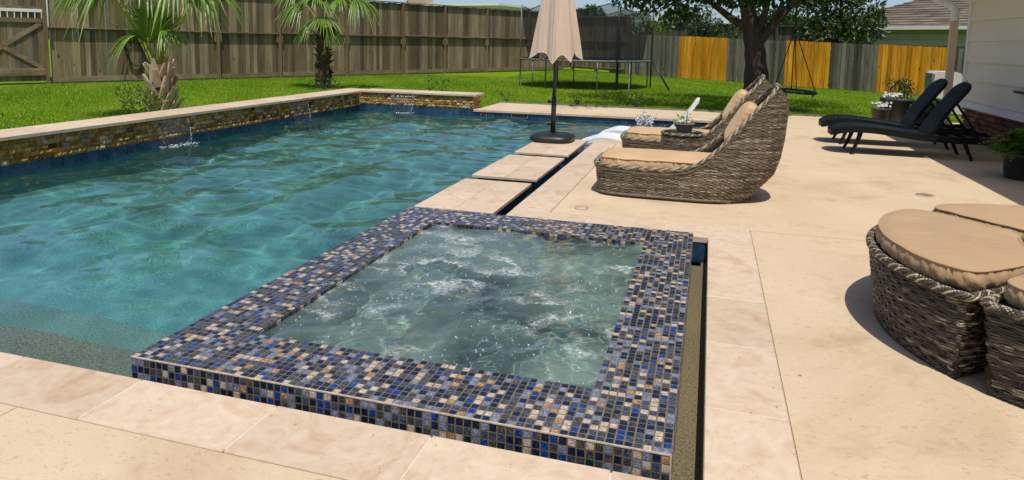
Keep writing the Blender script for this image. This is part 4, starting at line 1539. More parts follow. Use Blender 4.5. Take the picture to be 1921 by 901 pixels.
def ch_S(u, z):
    ph = 2 * np.pi * u
    c, s_ = np.cos(ph), np.sin(ph)
    xr = np.interp(z, *xr_z)
    xc = -0.15
    w = 0.375 + 0.035 * np.clip(z / 0.3, 0, 1) - 0.03 * np.clip((z - 0.4) / 0.6, 0, 1)
    foot = XF - 0.03 * np.clip(z / 0.28, 0, 1)
    ef, eb = 2 / 5.5, 2 / 2.5
    x = np.where(c < 0, xc + (foot - xc) * np.abs(c) ** ef, xc + (xr - xc) * np.abs(c) ** eb)
    y = w * np.sign(s_) * np.where(c < 0, np.abs(s_) ** ef, np.abs(s_) ** eb)
    return x, y


# equal-arc-length parametrisation at mid height
_uu = np.linspace(0, 1, 4001)
_x, _y = ch_S(_uu, np.full_like(_uu, 0.2))
_d = np.concatenate([[0], np.cumsum(np.hypot(np.diff(_x), np.diff(_y)))]); _d /= _d[-1]


def ch_S2(u, z):
    return ch_S(np.interp(u % 1.0, _d, _uu), z)


def ch_mask(u, z):
    x, y = ch_S2(u, z)
    return z < np.interp(x, *rim_x) - 0.004


def ch_rim(u):
    lo = np.full_like(u, 0.2); hi = np.full_like(u, 1.075)
    for _ in range(40):
        m_ = (lo + hi) / 2
        x, y = ch_S2(u, m_)
        g = m_ - np.interp(x, *rim_x)
        lo = np.where(g < 0, m_, lo); hi = np.where(g < 0, hi, m_)
    z = (lo + hi) / 2
    x, y = ch_S2(u, z)
    return np.stack([x, y, z], -1)


def make_chaise(label):
    t = thing('wicker_chaise', label, 'chaise', (0, 0, 0), 'wicker chaises by the pool')
    Nf = normal_fn(ch_S2)
    V, F, c = weave(ch_S2, Nf, 118, np.arange(0.034, 1.07, 0.0122), 0.0062, 0.0052, ch_mask, seed=21, light=0.66)
    o = fast_obj('wicker_shell', fast_mesh('wicker_shell', V, F, WICKER, c, smooth=True), t); o['kind'] = 'stuff'
    # dark core just inside the weave
    uu = np.linspace(0, 1, 160, endpoint=False)
    rim = ch_rim(uu)
    P = []
    for f_ in np.linspace(0, 1, 14):
        z = 0.03 + (rim[:, 2] - 0.012 - 0.03) * f_
        x, y = ch_S2(uu, z); nx_, ny_ = Nf(uu, z)
        P.append(np.stack([x - nx_ * 0.012, y - ny_ * 0.012, z], -1))
    mb = MB(); mb.grid(np.stack(P, 1), closed_u=True); mb.build('inner_shell', WICKER_IN, t)
    # rim braids
    mb = MB()
    rp = resample(ch_rim(np.linspace(0, 1, 800, endpoint=False)), 420)
    braid(mb, rp, 0.016, 0.0062, 7, 26, light=(0.75, 0.55, 0.3, 0.95, 0.1))
    braid(mb, rp + np.array([0, 0, -0.006]), 0.0175, 0.0056, 6, -31, light=(0.25, 0.5, 0.8, 0.1))
    braid(mb, rp + np.array([0, 0, -0.034]), 0.010, 0.0055, 4, 40, light=(0.25, 0.5, 0.7))
    mb.build('braided_rim', WICKER, t)
    mb = MB()
    u3 = np.linspace(0, 1, 300, endpoint=False)
    x, y = ch_S2(u3, np.full_like(u3, 0.02)); nx_, ny_ = Nf(u3, np.full_like(u3, 0.02))
    bp = resample(np.stack([x + nx_ * 0.004, y + ny_ * 0.004, np.full_like(x, 0.024)], -1), 300)
    braid(mb, bp, 0.008, 0.008, 3, 60, light=(0.2, 0.4, 0.6))
    mb.build('base_braid', WICKER, t)
    for (x, y) in ((-0.78, -0.28), (-0.78, 0.28), (0.16, -0.28), (0.16, 0.28)):
        MB().box((x, y, 0.012), (0.13, 0.07, 0.024)).build('foot', simple('foot_wood', (0.42, 0.30, 0.16), 0.7, 0.15, 20), t)
    # cushions
    cushion('seat_cushion', lambda a, b: (-0.945 + 1.10 * a, -0.335 + 0.67 * b), 60, 36, 0.13, 0.215, CUSHION, t, 3, 0.026, 0.008)
    an = math.radians(60)

    def lean(p):
        x, y, z = p
        return (0.215 + x * math.cos(an) - z * math.sin(an), y, 0.50 + x * math.sin(an) + z * math.cos(an))
    cushion('head_cushion', lambda a, b: (0.40 * a, -0.21 + 0.42 * b + 0.0 * a), 26, 26, 0.095, -0.02, CUSHION, t, 8, 0.03, 0.006, pip=False, xf=lean)
    return t


ch1 = make_chaise('nearer tan-cushioned wicker chaise in front of the round side table')
ch2 = copy_tree(ch1, (0.01, 8.36, 0), 0.0, 'farther tan-cushioned wicker chaise behind the round side table')
move(ch1, (0, 6.5, 0), 0.0)

# ---- round wicker side table with a glass top
TB = (-0.255, 7.36)
tb = thing('side_table', 'round wicker side table with glass top between the two chaises', 'table', (*TB, 0))
TB_R, TB_H = 0.215, 0.475


def tb_S(u, z):
    r_ = TB_R * (0.94 + 0.06 * np.sin(np.clip(z / TB_H, 0, 1) * np.pi * 0.6))
    return TB[0] + r_ * np.cos(2 * np.pi * u), TB[1] + r_ * np.sin(2 * np.pi * u)


V, F, c = weave(tb_S, normal_fn(tb_S), 40, np.arange(0.02, TB_H - 0.03, 0.0138), 0.007, 0.0057, seed=31, light=0.6)
o = fast_obj('wicker_drum', fast_mesh('wicker_drum', V, F, WICKER, c, smooth=True), tb); o['kind'] = 'stuff'
MB().lathe([(TB_R * 0.9, 0.0), (TB_R * 0.955, TB_H - 0.02)], (*TB, 0), 32).build('drum_core', WICKER_IN, tb)
mb = MB(); aa = np.linspace(0, 2 * np.pi, 160, endpoint=False)
braid(mb, np.stack([TB[0] + 0.212 * np.cos(aa), TB[1] + 0.212 * np.sin(aa), np.full_like(aa, TB_H - 0.012)], -1), 0.012, 0.006, 6, 14)
mb.build('braided_rim', WICKER, tb)
MB().lathe([(0.195, TB_H - 0.004), (0.199, TB_H - 0.001), (0.195, TB_H + 0.003)], (*TB, 0), 40).build('glass_top', TGLASS, tb)

# ---- curved sofa modules round a common centre
SC = (1.835, 3.72)
RO, RI, SH = 0.99, 0.40, 0.385


def sofa_outline(a0, a1):
    """closed outline (fraction -> radius, angle) with rounded corners, at full size"""
    P = []
    ro, ri, rc = RO, RI, 0.045
    n = 60
    for k in range(n + 1):
        P.append((ro, a0 + (a1 - a0) * k / n))
    for k in range(1, 20):
        P.append((ro + (ri - ro) * k / 20, a1))
    for k in range(n + 1):
        P.append((ri, a1 + (a0 - a1) * k / n))
    for k in range(1, 20):
        P.append((ri + (ro - ri) * k / 20, a0))
    Q = np.array([(r_ * math.cos(a), r_ * math.sin(a), 0) for r_, a in P])
    Q = resample(Q, 400)
    for _ in range(46):                                  # soften corners
        Q = (np.roll(Q, 1, 0) + Q * 2 + np.roll(Q, -1, 0)) / 4
    return Q


def make_sofa(label, a0, a1, seed):
    t = thing('curved_sofa', label, 'sofa', (*SC, 0), 'curved wicker sofa modules')
    a0, a1 = math.radians(a0), math.radians(a1)
    Q = sofa_outline(a0, a1)
    T = np.roll(Q, -1, 0) - np.roll(Q, 1, 0)
    Nn = np.stack([T[:, 1], -T[:, 0]], -1); Nn /= np.linalg.norm(Nn, axis=1)[:, None]
    fr = np.linspace(0, 1, 401)
    Qc = np.concatenate([Q, Q[:1]]); Nc = np.concatenate([Nn, Nn[:1]])

    def S(u, z):
        uu = np.mod(u, 1.0)
        x = np.interp(uu, fr, Qc[:, 0]); y = np.interp(uu, fr, Qc[:, 1])
        nx_ = np.interp(uu, fr, Nc[:, 0]); ny_ = np.interp(uu, fr, Nc[:, 1])
        ins = -0.055 * (1 - np.clip(z / SH, 0, 1)) ** 1.3
        return SC[0] + x + nx_ * ins, SC[1] + y + ny_ * ins
    V, F, c = weave(S, normal_fn(S), 64, np.arange(0.012, SH - 0.008, 0.0112), 0.0068, 0.0046, seed=seed, light=0.50, bulge=0.004, block=3)
    o = fast_obj('wicker_base', fast_mesh('wicker_base', V, F, WICKER_DK, c, smooth=True), t); o['kind'] = 'stuff'
    uu = np.linspace(0, 1, 200, endpoint=False)
    P = []
    Nf = normal_fn(S)
    for z in np.linspace(0.0, SH - 0.01, 8):
        zz = np.full_like(uu, z)
        x, y = S(uu, zz); nx_, ny_ = Nf(uu, zz)
        P.append(np.stack([x - nx_ * 0.020, y - ny_ * 0.020, zz], -1))
    mb = MB(); mb.grid(np.stack(P, 1), closed_u=True)
    mb.add(np.stack(P, 1)[:, -1], [tuple(range(200))]); mb.build('base_core', WICKER_IN, t)
    # upright stakes showing between the strands
    mb = MB()
    for k in range(64):
        u = np.array([k / 64] * 2); z = np.array([0.01, SH - 0.01])
        x, y = S(u, z); nx_, ny_ = Nf(u, z)
        mb.tube(np.stack([x - nx_ * 0.003, y - ny_ * 0.003, z], -1), 0.004, 4, caps=False, r=0.25)
    mb.build('stakes', WICKER_DK, t)
    mb = MB()
    x, y = S(uu, np.full_like(uu, SH))
    rp = resample(np.stack([x, y, np.full_like(x, SH)], -1), 420)
    braid(mb, rp + np.array([0, 0, -0.004]), 0.0185, 0.0052, 8, 22, light=(1.0, 0.5, 0.05, 0.75, 0.25))
    braid(mb, rp + np.array([0, 0, -0.002]), 0.0165, 0.0050, 7, -27, light=(0.9, 0.4, 0.05, 0.2))
    mb.build('braided_rim', WICKER_DK, t)
    mb = MB()
    x, y = S(uu, np.full_like(uu, 0.01))
    braid(mb, resample(np.stack([x, y, np.full_like(x, 0.012)], -1), 300), 0.007, 0.006, 3, 50, light=(0.1, 0.3, 0.5))
    mb.build('base_braid', WICKER_DK, t)
    m_ = 0.028

    def mp(a, b):
        r_ = (RI - 0.05) + (RO - 0.040 - RI + 0.05) * b
        g = m_ / np.maximum(r_, 0.2)
        an_ = a1 - g + (a0 - a1 + 2 * g) * a
        return SC[0] + r_ * np.cos(an_), SC[1] + r_ * np.sin(an_)
    cushion('seat_cushion', mp, 90, 46, 0.088, SH - 0.004, CUSHION2, t, seed, 0.024, 0.006)
    return t


make_sofa('curved wicker sofa module with a whole crescent cushion in view', 131.5, 218.5, 41)
make_sofa('curved wicker sofa module behind, mostly cut off by the right edge', 41.5, 128.5, 43)
make_sofa('curved wicker sofa module nearest the camera in the right corner', 221.5, 308.5, 47)

# ================================================================== BLACK LOUNGERS
def make_lounger(label):
    """local: foot end at x=0, head end at x=1.95, y is the width"""
    t = thing('sun_lounger', label, 'lounger', (0, 0, 0), 'black sun loungers by the house')
    px = [0.0, 0.03, 0.12, 0.28, 0.50, 0.75, 0.95, 1.17]
    pz = [0.285, 0.325, 0.360, 0.378, 0.372, 0.345, 0.318, 0.300]
    xs = np.linspace(0, 1.17, 34)
    zt = np.interp(xs, px, pz)
    zt = np.convolve(np.pad(zt, 2, 'edge'), np.ones(5) / 5, 'valid')
    hw_ = 0.315 * (1 - 0.55 * np.exp(-xs / 0.07) * 1.0)
    mb = MB()
    ys = np.linspace(-1, 1, 15)
    Pt = np.stack([np.repeat(xs[:, None], 15, 1), hw_[:, None] * ys[None] * 0.965, zt[:, None] - 0.012 * np.abs(ys[None]) ** 6], -1)
    mb.grid(Pt)
    mb.build('seat_panel', RATTAN, t)
    mb = MB()
    for s_ in (-1, 1):
        a = np.concatenate([np.stack([xs, s_ * hw_, zt - 0.030], -1), [(1.45, s_ * 0.315, 0.262), (1.75, s_ * 0.30, 0.266), (1.93, s_ * 0.24, 0.285)]])
        # flat side rail
        lo = a + np.array([0, 0, -0.052]); hi = a + np.array([0, 0, 0.034])
        P = np.stack([hi, lo, lo - np.array([0, s_ * 0.03, 0]), hi - np.array([0, s_ * 0.03, 0]), hi], 1)
        mb.grid(P, smooth=False)
    aa = np.linspace(-1, 1, 9)
    mb.grid(np.stack([np.stack([np.full(9, 0.0) + 0.02 * (aa ** 2 - 1), aa * hw_[0], np.full(9, zt[0] - 0.0)], -1), np.stack([np.full(9, 0.01) + 0.02 * (aa ** 2 - 1), aa * hw_[0], np.full(9, zt[0] - 0.075)], -1)], 1))
    mb.box((1.93, 0, 0.262), (0.05, 0.48, 0.07))
    for x in (1.30, 1.48, 1.66, 1.82):
        mb.box((x, 0, 0.262), (0.045, 0.56, 0.028))
    mb.build('frame', TAR_PLASTIC, t)
    # backrest
    an = math.atan2(0.62, 0.40)
    L = 0.80
    us = np.linspace(0, 1, 20)
    hwb = 0.262 * np.where(us > 0.82, np.sqrt(np.clip(1 - ((us - 0.82) / 0.19) ** 2, 0, 1)), 1.0)
    d = np.array([math.cos(an), 0, math.sin(an)]); nb_ = np.array([-math.sin(an), 0, math.cos(an)])
    p0 = np.array([1.155, 0, 0.300])
    f_ = []
    for k_, (sg, tk) in enumerate(((1, 0.022), (-1, 0.022))):
        P = p0 + us[:, None, None] * L * d + (hwb[:, None] * ys[None])[:, :, None] * np.array([0, 1.0, 0]) + sg * tk * nb_ + (0.02 * np.sin(us * np.pi))[:, None, None] * nb_
        f_.append(P)
    mb = MB(); mb.grid(f_[0]); mb.grid(f_[1][:, ::-1])
    ring0 = np.concatenate([f_[0][:, 0], f_[0][-1, 1:], f_[0][::-1, -1][1:], f_[0][0, ::-1][1:-1]])
    ring1 = np.concatenate([f_[1][:, 0], f_[1][-1, 1:], f_[1][::-1, -1][1:], f_[1][0, ::-1][1:-1]])
    mb.grid(np.stack([ring0, ring1], 1), closed_u=True, smooth=False)
    br = mb.build('backrest', RATTAN, t)
    mb = MB()
    for q in (-0.12, -0.06, 0.0, 0.06, 0.12):
        c_ = p0 + d * L * 0.87 + nb_ * 0.028
        mb.bar(c_ + d * -0.022 + np.array([0, q, 0]), c_ + d * 0.022 + np.array([0, q, 0]), 0.022, 0.006)
    mb.build('grip_slots', BLACK_METAL, br, (0, 0, 0))
    for s_ in (-1, 1):
        MB().bar(p0 + d * 0.5 + np.array([0, s_ * 0.2, 0]), (1.72, s_ * 0.2, 0.275), 0.03, 0.025).build('prop', TAR_PLASTIC, t)
    for (x, lx, s_) in ((0.34, -0.10, -1), (0.34, -0.10, 1), (1.52, 0.11, -1), (1.52, 0.11, 1)):
        k = np.linspace(0, 1, 6)
        path = np.stack([x + lx * k ** 1.3, np.full(6, s_ * 0.255) + s_ * 0.02 * k, 0.30 * (1 - k)], -1)
        mb = MB()
        w = 0.055 - 0.022 * k
        A = np.stack([path + np.array([-1, 0, 0]) * w[:, None] * 0.6, path + np.array([0, -0.022, 0]), path + np.array([1, 0, 0]) * w[:, None] * 0.6, path + np.array([0, 0.022, 0])], 1)
        mb.grid(np.concatenate([A, A[:, :1]], 1), smooth=False); mb.add(A[-1], [(0, 1, 2, 3)])
        mb.build('leg', TAR_PLASTIC, t)
    return t


l1 = make_lounger('nearer black rattan-look lounger in front of the potted ferns')
l2 = copy_tree(l1, (1.62, 10.98, 0), math.radians(0.5), 'farther black rattan-look lounger beside the flower pots')
move(l1, (1.60, 10.02, 0), math.radians(-0.5))

# ================================================================== UMBRELLA
UX, UY = -2.125, 9.36
um = thing('patio_umbrella', 'closed beige patio umbrella with dark base on the farthest pad', 'umbrella', (UX, UY, 0))
mb = MB()
mb.lathe([(0.275, 0.004), (0.305, 0.02), (0.312, 0.05), (0.295, 0.082), (0.24, 0.105), (0.10, 0.118), (0.05, 0.120)], (UX, UY, 0), 40, sq=3.2)
ub = mb.build('weighted_base', BLACK_PLASTIC, um)
for a in (-0.9, -2.2, -1.57, 0.2, 2.9):
    MB().box((UX + 0.285 * math.cos(a), UY + 0.285 * math.sin(a), 0.03), (0.05, 0.05, 0.05), rz=a).build('base_foot', BLACK_METAL, ub, WLOC[ub.name])
mb = MB(); mb.tube([(UX, UY, 0.10), (UX + 0.006, UY, 0.62)], 0.036, 14); mb.build('sleeve', BLACK_METAL, um)
mb = MB(); mb.tube([(UX + 0.006, UY, 0.60), (UX + 0.045, UY, 2.6)], 0.026, 14); mb.build('pole', simple('bronze_pole', (0.05, 0.046, 0.042), 0.4, 0.1, 5), um)
for z in (0.24, 0.56):
    MB().tube([(UX - 0.03, UY - 0.02, z), (UX - 0.075, UY - 0.035, z)], [0.014, 0.022], 8).build('clamp_knob', BLACK_PLASTIC, um)
# folded canopy: deep pleats gathered towards the top, scalloped hem
ns, nz = 176, 26
al = np.linspace(0, 2 * np.pi, ns, endpoint=False)
tz = np.linspace(0, 1, nz)
A, Tz = np.meshgrid(al, tz, indexing='ij')
R0 = 0.375 * (1 - Tz) ** 0.82 + 0.04
r4 = np.random.default_rng(5)
ph = A * 8 + 0.9 * np.sin(A * 2 + 0.6) + 0.6 * np.sin(A * 3 + 2.0) + 0.4
rib = 1 - np.abs(np.sin(ph / 2)) ** 0.85
depth = 0.30 + 0.10 * np.sin(A * 3 + 0.7)
RR_ = R0 * (1 - depth * (1 - rib ** 1.3) * (1 - 0.35 * Tz) + 0.035 * np.sin(A * 11 + 4 * Tz + 1.0) * (1 - Tz) + 0.012 * np.sin(A * 29 + 6 * Tz))
tw = 0.25 * np.sin(A * 3 + 1.0) * (1 - Tz)
hem = 1.135 + 0.12 * (1 - rib) + 0.03 * np.sin(A * 2 + 1)
Zc = hem + (2.75 - hem) * Tz
P = np.stack([UX + 0.02 + 0.012 * Tz + RR_ * np.cos(A + tw * 0.3), UY + RR_ * np.sin(A + tw * 0.3), Zc], -1)
mb = MB(); mb.grid(P, closed_u=True); cn = mb.build('canopy', CANVAS, um)
mb = MB()
for k in range(ns):
    pass
mb.tube(P[:, 0], 0.004, 5, closed=True); mb.build('hem', CANVAS, cn, WLOC[cn.name])
mb = MB()
zz = np.linspace(1.32, 2.02, 40)
for q in (-0.016, 0.016):
    rr = np.interp(zz, Zc[0], RR_.mean(0)) * 0.93 + 0.012
    a_ = -1.45
    mb.tube(np.stack([UX + 0.02 + rr * math.cos(a_) + q + 0.006 * np.sin(zz * 60 + q * 90), UY + rr * math.sin(a_), zz], -1), 0.006, 5)
mb.build('tie_strap', CANVAS, cn, WLOC[cn.name])
MB().lathe([(0.05, 2.72), (0.03, 2.80), (0.0, 2.86)], (UX + 0.045, UY, 0), 12).build('finial', BLACK_METAL, um)

# ================================================================== PLANTS
def leaf_mesh(name, pos, nrm_dir, size, mat, aspect=0.45, rnd=None, droop=0.15, fold=True):
    """many leaves, each a bent four-triangle blade. pos (n,3), nrm_dir (n,3) = growth direction"""
    n = len(pos)
    D = nrm_dir / (np.linalg.norm(nrm_dir, axis=1)[:, None] + 1e-9)
    Rr = rng.normal(0, 1, (n, 3))
    Sd = np.cross(D, Rr); Sd /= np.linalg.norm(Sd, axis=1)[:, None] + 1e-9
    Nn = np.cross(Sd, D)
    size = np.broadcast_to(np.asarray(size, float), (n,))[:, None]
    w = size * aspect / 2
    base = pos
    mid = pos + D * size * 0.5 + Nn * size * 0.06
    tip = pos + D * size + Nn * (-droop) * size
    V = np.stack([base, mid + Sd * w - Nn * w * 0.25, tip, mid - Sd * w - Nn * w * 0.25], 1)
    V = V.reshape(-1, 3)
    b = (np.arange(n) * 4)[:, None]
    F = np.concatenate([np.concatenate([b, b + 1, b + 2], 1), np.concatenate([b, b + 2, b + 3], 1)], 0)
    r_ = rng.random(n) if rnd is None else rnd
    return fast_mesh(name, V, F, mat, np.concatenate([r_, r_]))


def clump_points(clumps, dens, shell=0.55):
    """clumps: (x,y,z,rx,ry,rz); returns points and outward directions"""
    Ps, Ds = [], []
    for (x, y, z, rx, ry, rz) in clumps:
        n = int(dens * (rx * ry * rz) ** (2 / 3))
        d = rng.normal(0, 1, (n, 3)); d /= np.linalg.norm(d, axis=1)[:, None]
        rad = shell + (1 - shell) * rng.random(n) ** 0.7
        lump = 1 + 0.25 * np.sin(d[:, 0] * 5 + x * 3) * np.sin(d[:, 1] * 6 + y) * np.sin(d[:, 2] * 5 + z * 2)
        Ps.append(np.array([x, y, z]) + d * rad[:, None] * lump[:, None] * np.array([rx, ry, rz]))
        Ds.append(d * 0.7 + rng.normal(0, 0.6, (n, 3)) + np.array([0, 0, -0.1]))
    return np.concatenate(Ps), np.concatenate(Ds)


# ---- lawn blades: uncountable
def blades(n, x0, x1, y0, y1, hmin, hmax, w, excl=None):
    x = rng.uniform(x0, x1, n); y = rng.uniform(y0, y1, n)
    if excl is not None:
        k = excl(x, y); x, y = x[k], y[k]
    n = len(x)
    h = rng.uniform(hmin, hmax, n)
    a = rng.uniform(0, 2 * np.pi, n)
    dx, dy = np.cos(a), np.sin(a)
    lean = rng.uniform(0.1, 0.8, n) * h
    la = rng.uniform(0, 2 * np.pi, n)
    ww = w * rng.uniform(0.6, 1.2, n)
    V = np.stack([np.stack([x - dx * ww, y - dy * ww, np.full(n, -0.032)], -1), np.stack([x + dx * ww, y + dy * ww, np.full(n, -0.032)], -1),
                  np.stack([x + np.cos(la) * lean, y + np.sin(la) * lean, -0.03 + h], -1)], 1).reshape(-1, 3)
    patch = 0.5 + 0.18 * np.sin(x * 0.9 + 1.3 * np.sin(y * 0.5)) * np.sin(y * 0.7) + 0.12 * np.sin(x * 3.1 + y * 2.3)
    r_ = np.clip(patch + rng.normal(0, 0.22, n), 0, 1)
    r_ = np.where(rng.random(n) < 0.03, 1.0, r_)
    return V, r_


def behind_left(x, y):
    return (y - 14.68) < (x + 18.07) * (0.8757 / 0.48286) + 60


def in_yard(x, y):
    a = ((x - FP[0]) * FN[0] + (y - FP[1]) * FN[1]) > 0.05
    b = ((x - QP[0]) * QN[0] + (y - QP[1]) * QN[1]) > 0.05
    c = ~((x > -7.85) & (x < 6.25) & (y < 14.8)) | ((x < -4.65) & (y > 13.65))
    return a & b & c


V1, r1 = blades(200000, -18, -7.85, 6.0, 26, 0.018, 0.045, 0.010, in_yard)
V2, r2_ = blades(260000, -7.85, 8.0, 13.6, 34, 0.018, 0.045, 0.011, in_yard)
V3, r3_ = blades(26000, -4.6, 6.2, 14.8, 15.6, 0.025, 0.055, 0.008, in_yard)
V4, r4_ = blades(16000, -8.5, -7.85, 5.0, 14.8, 0.025, 0.055, 0.008, in_yard)
V = np.concatenate([V1, V2, V3, V4])
F = np.arange(len(V)).reshape(-1, 3)
gr = fast_obj('grass', fast_mesh('grass', V, F, GRASS, np.concatenate([r1, r2_, r3_, r4_])))
tag(gr, 'bright green mown grass covering the back yard', 'grass', kind='stuff')

# edging strip between deck and lawn
mb = MB()
x = -4.6
while x < 3.0:
    L = random.uniform(0.5, 0.7)
    mb.box((x + L / 2, 14.835, -0.004), (L - 0.01, 0.06, 0.05))
    x += L
e_ = mb.build('lawn_edging', simple('grey_edging', (0.20, 0.19, 0.17), 0.9, 0.3, 12)); tag(e_, kind='structure')


# ---- broad tree near the swing
def smooth_path(pts, n=24):
    P = np.asarray(pts, float)
    t = np.linspace(0, len(P) - 1, n)
    out = []
    for tt in t:
        i = min(int(tt), len(P) - 2); f = tt - i
        p0 = P[max(i - 1, 0)]; p1 = P[i]; p2 = P[i + 1]; p3 = P[min(i + 2, len(P) - 1)]
        out.append(0.5 * ((2 * p1) + (-p0 + p2) * f + (2 * p0 - 5 * p1 + 4 * p2 - p3) * f ** 2 + (-p0 + 3 * p1 - 3 * p2 + p3) * f ** 3))
    return np.array(out)


tree = thing('shade_tree', 'broad dark-leaved tree with forked trunk behind the chaises', 'tree', (1.0, 16.0, -0.03))
mb = MB()
trunk_pts = [(1.03, 16, -0.1, 0.43), (1.02, 16, 0.10, 0.34), (1.0, 16, 0.5, 0.28), (0.95, 16, 1.1, 0.228), (0.87, 16, 1.6, 0.208), (0.75, 16, 2.1, 0.17), (0.66, 16.1, 2.8, 0.18), (0.6, 16.2, 4.2, 0.12), (0.5, 16.3, 6.2, 0.05)]
q = smooth_path(trunk_pts, 40); mb.tube(q[:, :3], q[:, 3] * (1 + 0.05 * np.sin(np.arange(40) * 1.7)), 14)
mb.build('trunk', BARK, tree)
limbs = [[(0.80, 16, 1.78, 0.11), (0.42, 15.95, 1.98, 0.085), (0.10, 15.9, 2.22, 0.07), (-0.6, 15.6, 2.75, 0.055), (-1.7, 15.1, 3.3, 0.03)],
         [(1.00, 16, 1.50, 0.12), (1.25, 15.95, 1.85, 0.10), (1.62, 15.95, 2.30, 0.08), (2.4, 15.9, 2.95, 0.06), (3.5, 15.7, 3.6, 0.03)],
         [(0.95, 16, 1.68, 0.10), (1.08, 15.95, 2.12, 0.075), (1.16, 15.9, 2.6, 0.06), (1.4, 15.6, 3.6, 0.04)],
         [(1.22, 15.95, 1.85, 0.05), (1.33, 15.8, 2.15, 0.035), (1.45, 15.7, 2.5, 0.02)],
         [(0.66, 16.1, 2.8, 0.10), (0.2, 16.6, 3.6, 0.07), (-0.8, 17.2, 4.4, 0.03)], [(0.62, 16.2, 3.4, 0.09), (1.6, 16.9, 4.4, 0.06), (2.6, 17.5, 5.0, 0.03)],
         [(-0.6, 15.6, 2.75, 0.03), (-1.4, 15.2, 2.7, 0.02), (-2.2, 14.9, 2.45, 0.01)], [(0.10, 15.9, 2.22, 0.03), (-0.4, 15.4, 2.4, 0.02), (-0.9, 15.1, 2.2, 0.008)]]
for L in limbs:
    q = smooth_path(L, 16)
    mb = MB(); mb.tube(q[:, :3], q[:, 3], 8); mb.build('limb', BARK, tree)
low_cl = [(0.42, 15.5, 2.30, 0.30, 0.3, 0.16), (1.28, 15.5, 2.36, 0.30, 0.3, 0.16), (0.9, 15.4, 2.42, 0.30, 0.3, 0.14), (1.75, 15.4, 2.40, 0.25, 0.3, 0.14), (-1.85, 15.1, 2.40, 0.36, 0.4, 0.20), (-1.35, 15.2, 2.36, 0.36, 0.4, 0.26), (-0.85, 15.2, 2.20, 0.34, 0.4, 0.28), (-0.55, 15.3, 2.12, 0.26, 0.35, 0.26),
          (-1.05, 15.3, 2.55, 0.5, 0.5, 0.25), (-0.25, 15.4, 2.50, 0.40, 0.4, 0.20), (0.25, 15.5, 2.46, 0.38, 0.4, 0.15), (0.75, 15.2, 2.52, 0.35, 0.4, 0.16),
          (-2.3, 15.0, 2.62, 0.4, 0.5, 0.2), (1.95, 15.5, 2.48, 0.42, 0.4, 0.18), (2.35, 15.6, 2.60, 0.4, 0.4, 0.20), (1.4, 15.2, 2.62, 0.35, 0.4, 0.15), (-0.65, 15.1, 1.92, 0.10, 0.15, 0.10)]
up_cl = [(random.uniform(-2.6, 3.8), random.uniform(13.3, 18.4), random.uniform(2.95, 5.6), random.uniform(0.5, 0.9), random.uniform(0.5, 0.9), random.uniform(0.35, 0.6)) for k in range(84)]
up_cl += [(0.9 + random.uniform(-0.7, 0.7), random.uniform(13.9, 15.6), random.uniform(2.8, 3.6), 0.6, 0.6, 0.35) for k in range(12)]
P1, D1 = clump_points(low_cl, 950, 0.15); P2, D2 = clump_points(up_cl, 330, 0.3)
D1[:, 2] -= 0.5
PP = np.concatenate([P1, P2]); DD = np.concatenate([D1, D2])
cr = fast_obj('crown', leaf_mesh('crown', PP, DD, rng.uniform(0.10, 0.19, len(PP)), LEAF_TREE, 0.62), tree)


def bush(name, label, cat, base, clumps, dens, size, mat, stems=6, shell=0.3, aspect=0.5, group=None, stem_r=0.008, part='foliage'):
    t = thing(name, label, cat, base, group)
    P_, D_ = clump_points(clumps, dens, shell)
    D_[:, 2] += 0.5
    fast_obj(part, leaf_mesh(part, P_, D_, rng.uniform(0.7, 1.25, len(P_)) * size, mat, aspect), t)
    for k in range(stems):
        c = clumps[k % len(clumps)]
        e = np.array(c[:3]) + rng.normal(0, 0.4, 3) * np.array(c[3:])
        b = np.array(base) + np.array([rng.normal(0, 0.03), rng.normal(0, 0.03), 0])
        MB().tube([b, (b + e) / 2 + rng.normal(0, 0.03, 3), e], [stem_r, stem_r * 0.8, stem_r * 0.4], 5).build('stem', BARK, t)
    return t


def mtree(name, label, base, clumps, dens, size, mat, trunk_r=0.08, group=None):
    t = thing(name, label, 'tree', base, group)
    P_, D_ = clump_points(clumps, dens, 0.35)
    fast_obj('crown', leaf_mesh('crown', P_, D_, rng.uniform(0.7, 1.3, len(P_)) * size, mat, 0.5), t)
    zs_ = max(c[2] for c in clumps)
    b = np.array(base, float)
    mb = MB(); mb.tube([b, b + np.array([0.05, 0, zs_ * 0.5]), b + np.array([0, 0.05, zs_ * 0.95])], [trunk_r, trunk_r * 0.7, trunk_r * 0.25], 8); mb.build('trunk', BARK, t)
    for k in range(5):
        c = clumps[k % len(clumps)]
        z = zs_ * (0.25 + 0.12 * k)
        MB().tube([b + np.array([0, 0, z]), (b + np.array([0, 0, z]) + np.array(c[:3])) / 2 + np.array([0, 0, 0.1]), np.array(c[:3])], [trunk_r * 0.5, trunk_r * 0.35, 0.015], 6).build('limb', BARK, t)
    return t


def px(x, y, Y):
    """world point seen at photo pixel (x, y) at depth coordinate Y"""
    v = np.array([x - 960.0, y - 225.0, 1264.77])
    r_ = R @ v
    return r_ * (Y / r_[1]) + np.array([0, 0, 1.4])


# magnolias and other trees beyond the fences
def cl_px(list_, Y):
    out = []
    for (x, y, rx, ry) in list_:
        p = px(x, y, Y); k = Y * 1.03 / 1264.77
        out.append((p[0], p[1] + rng.normal(0, 0.3), p[2], rx * k, max(rx, ry) * k, ry * k))
    return out


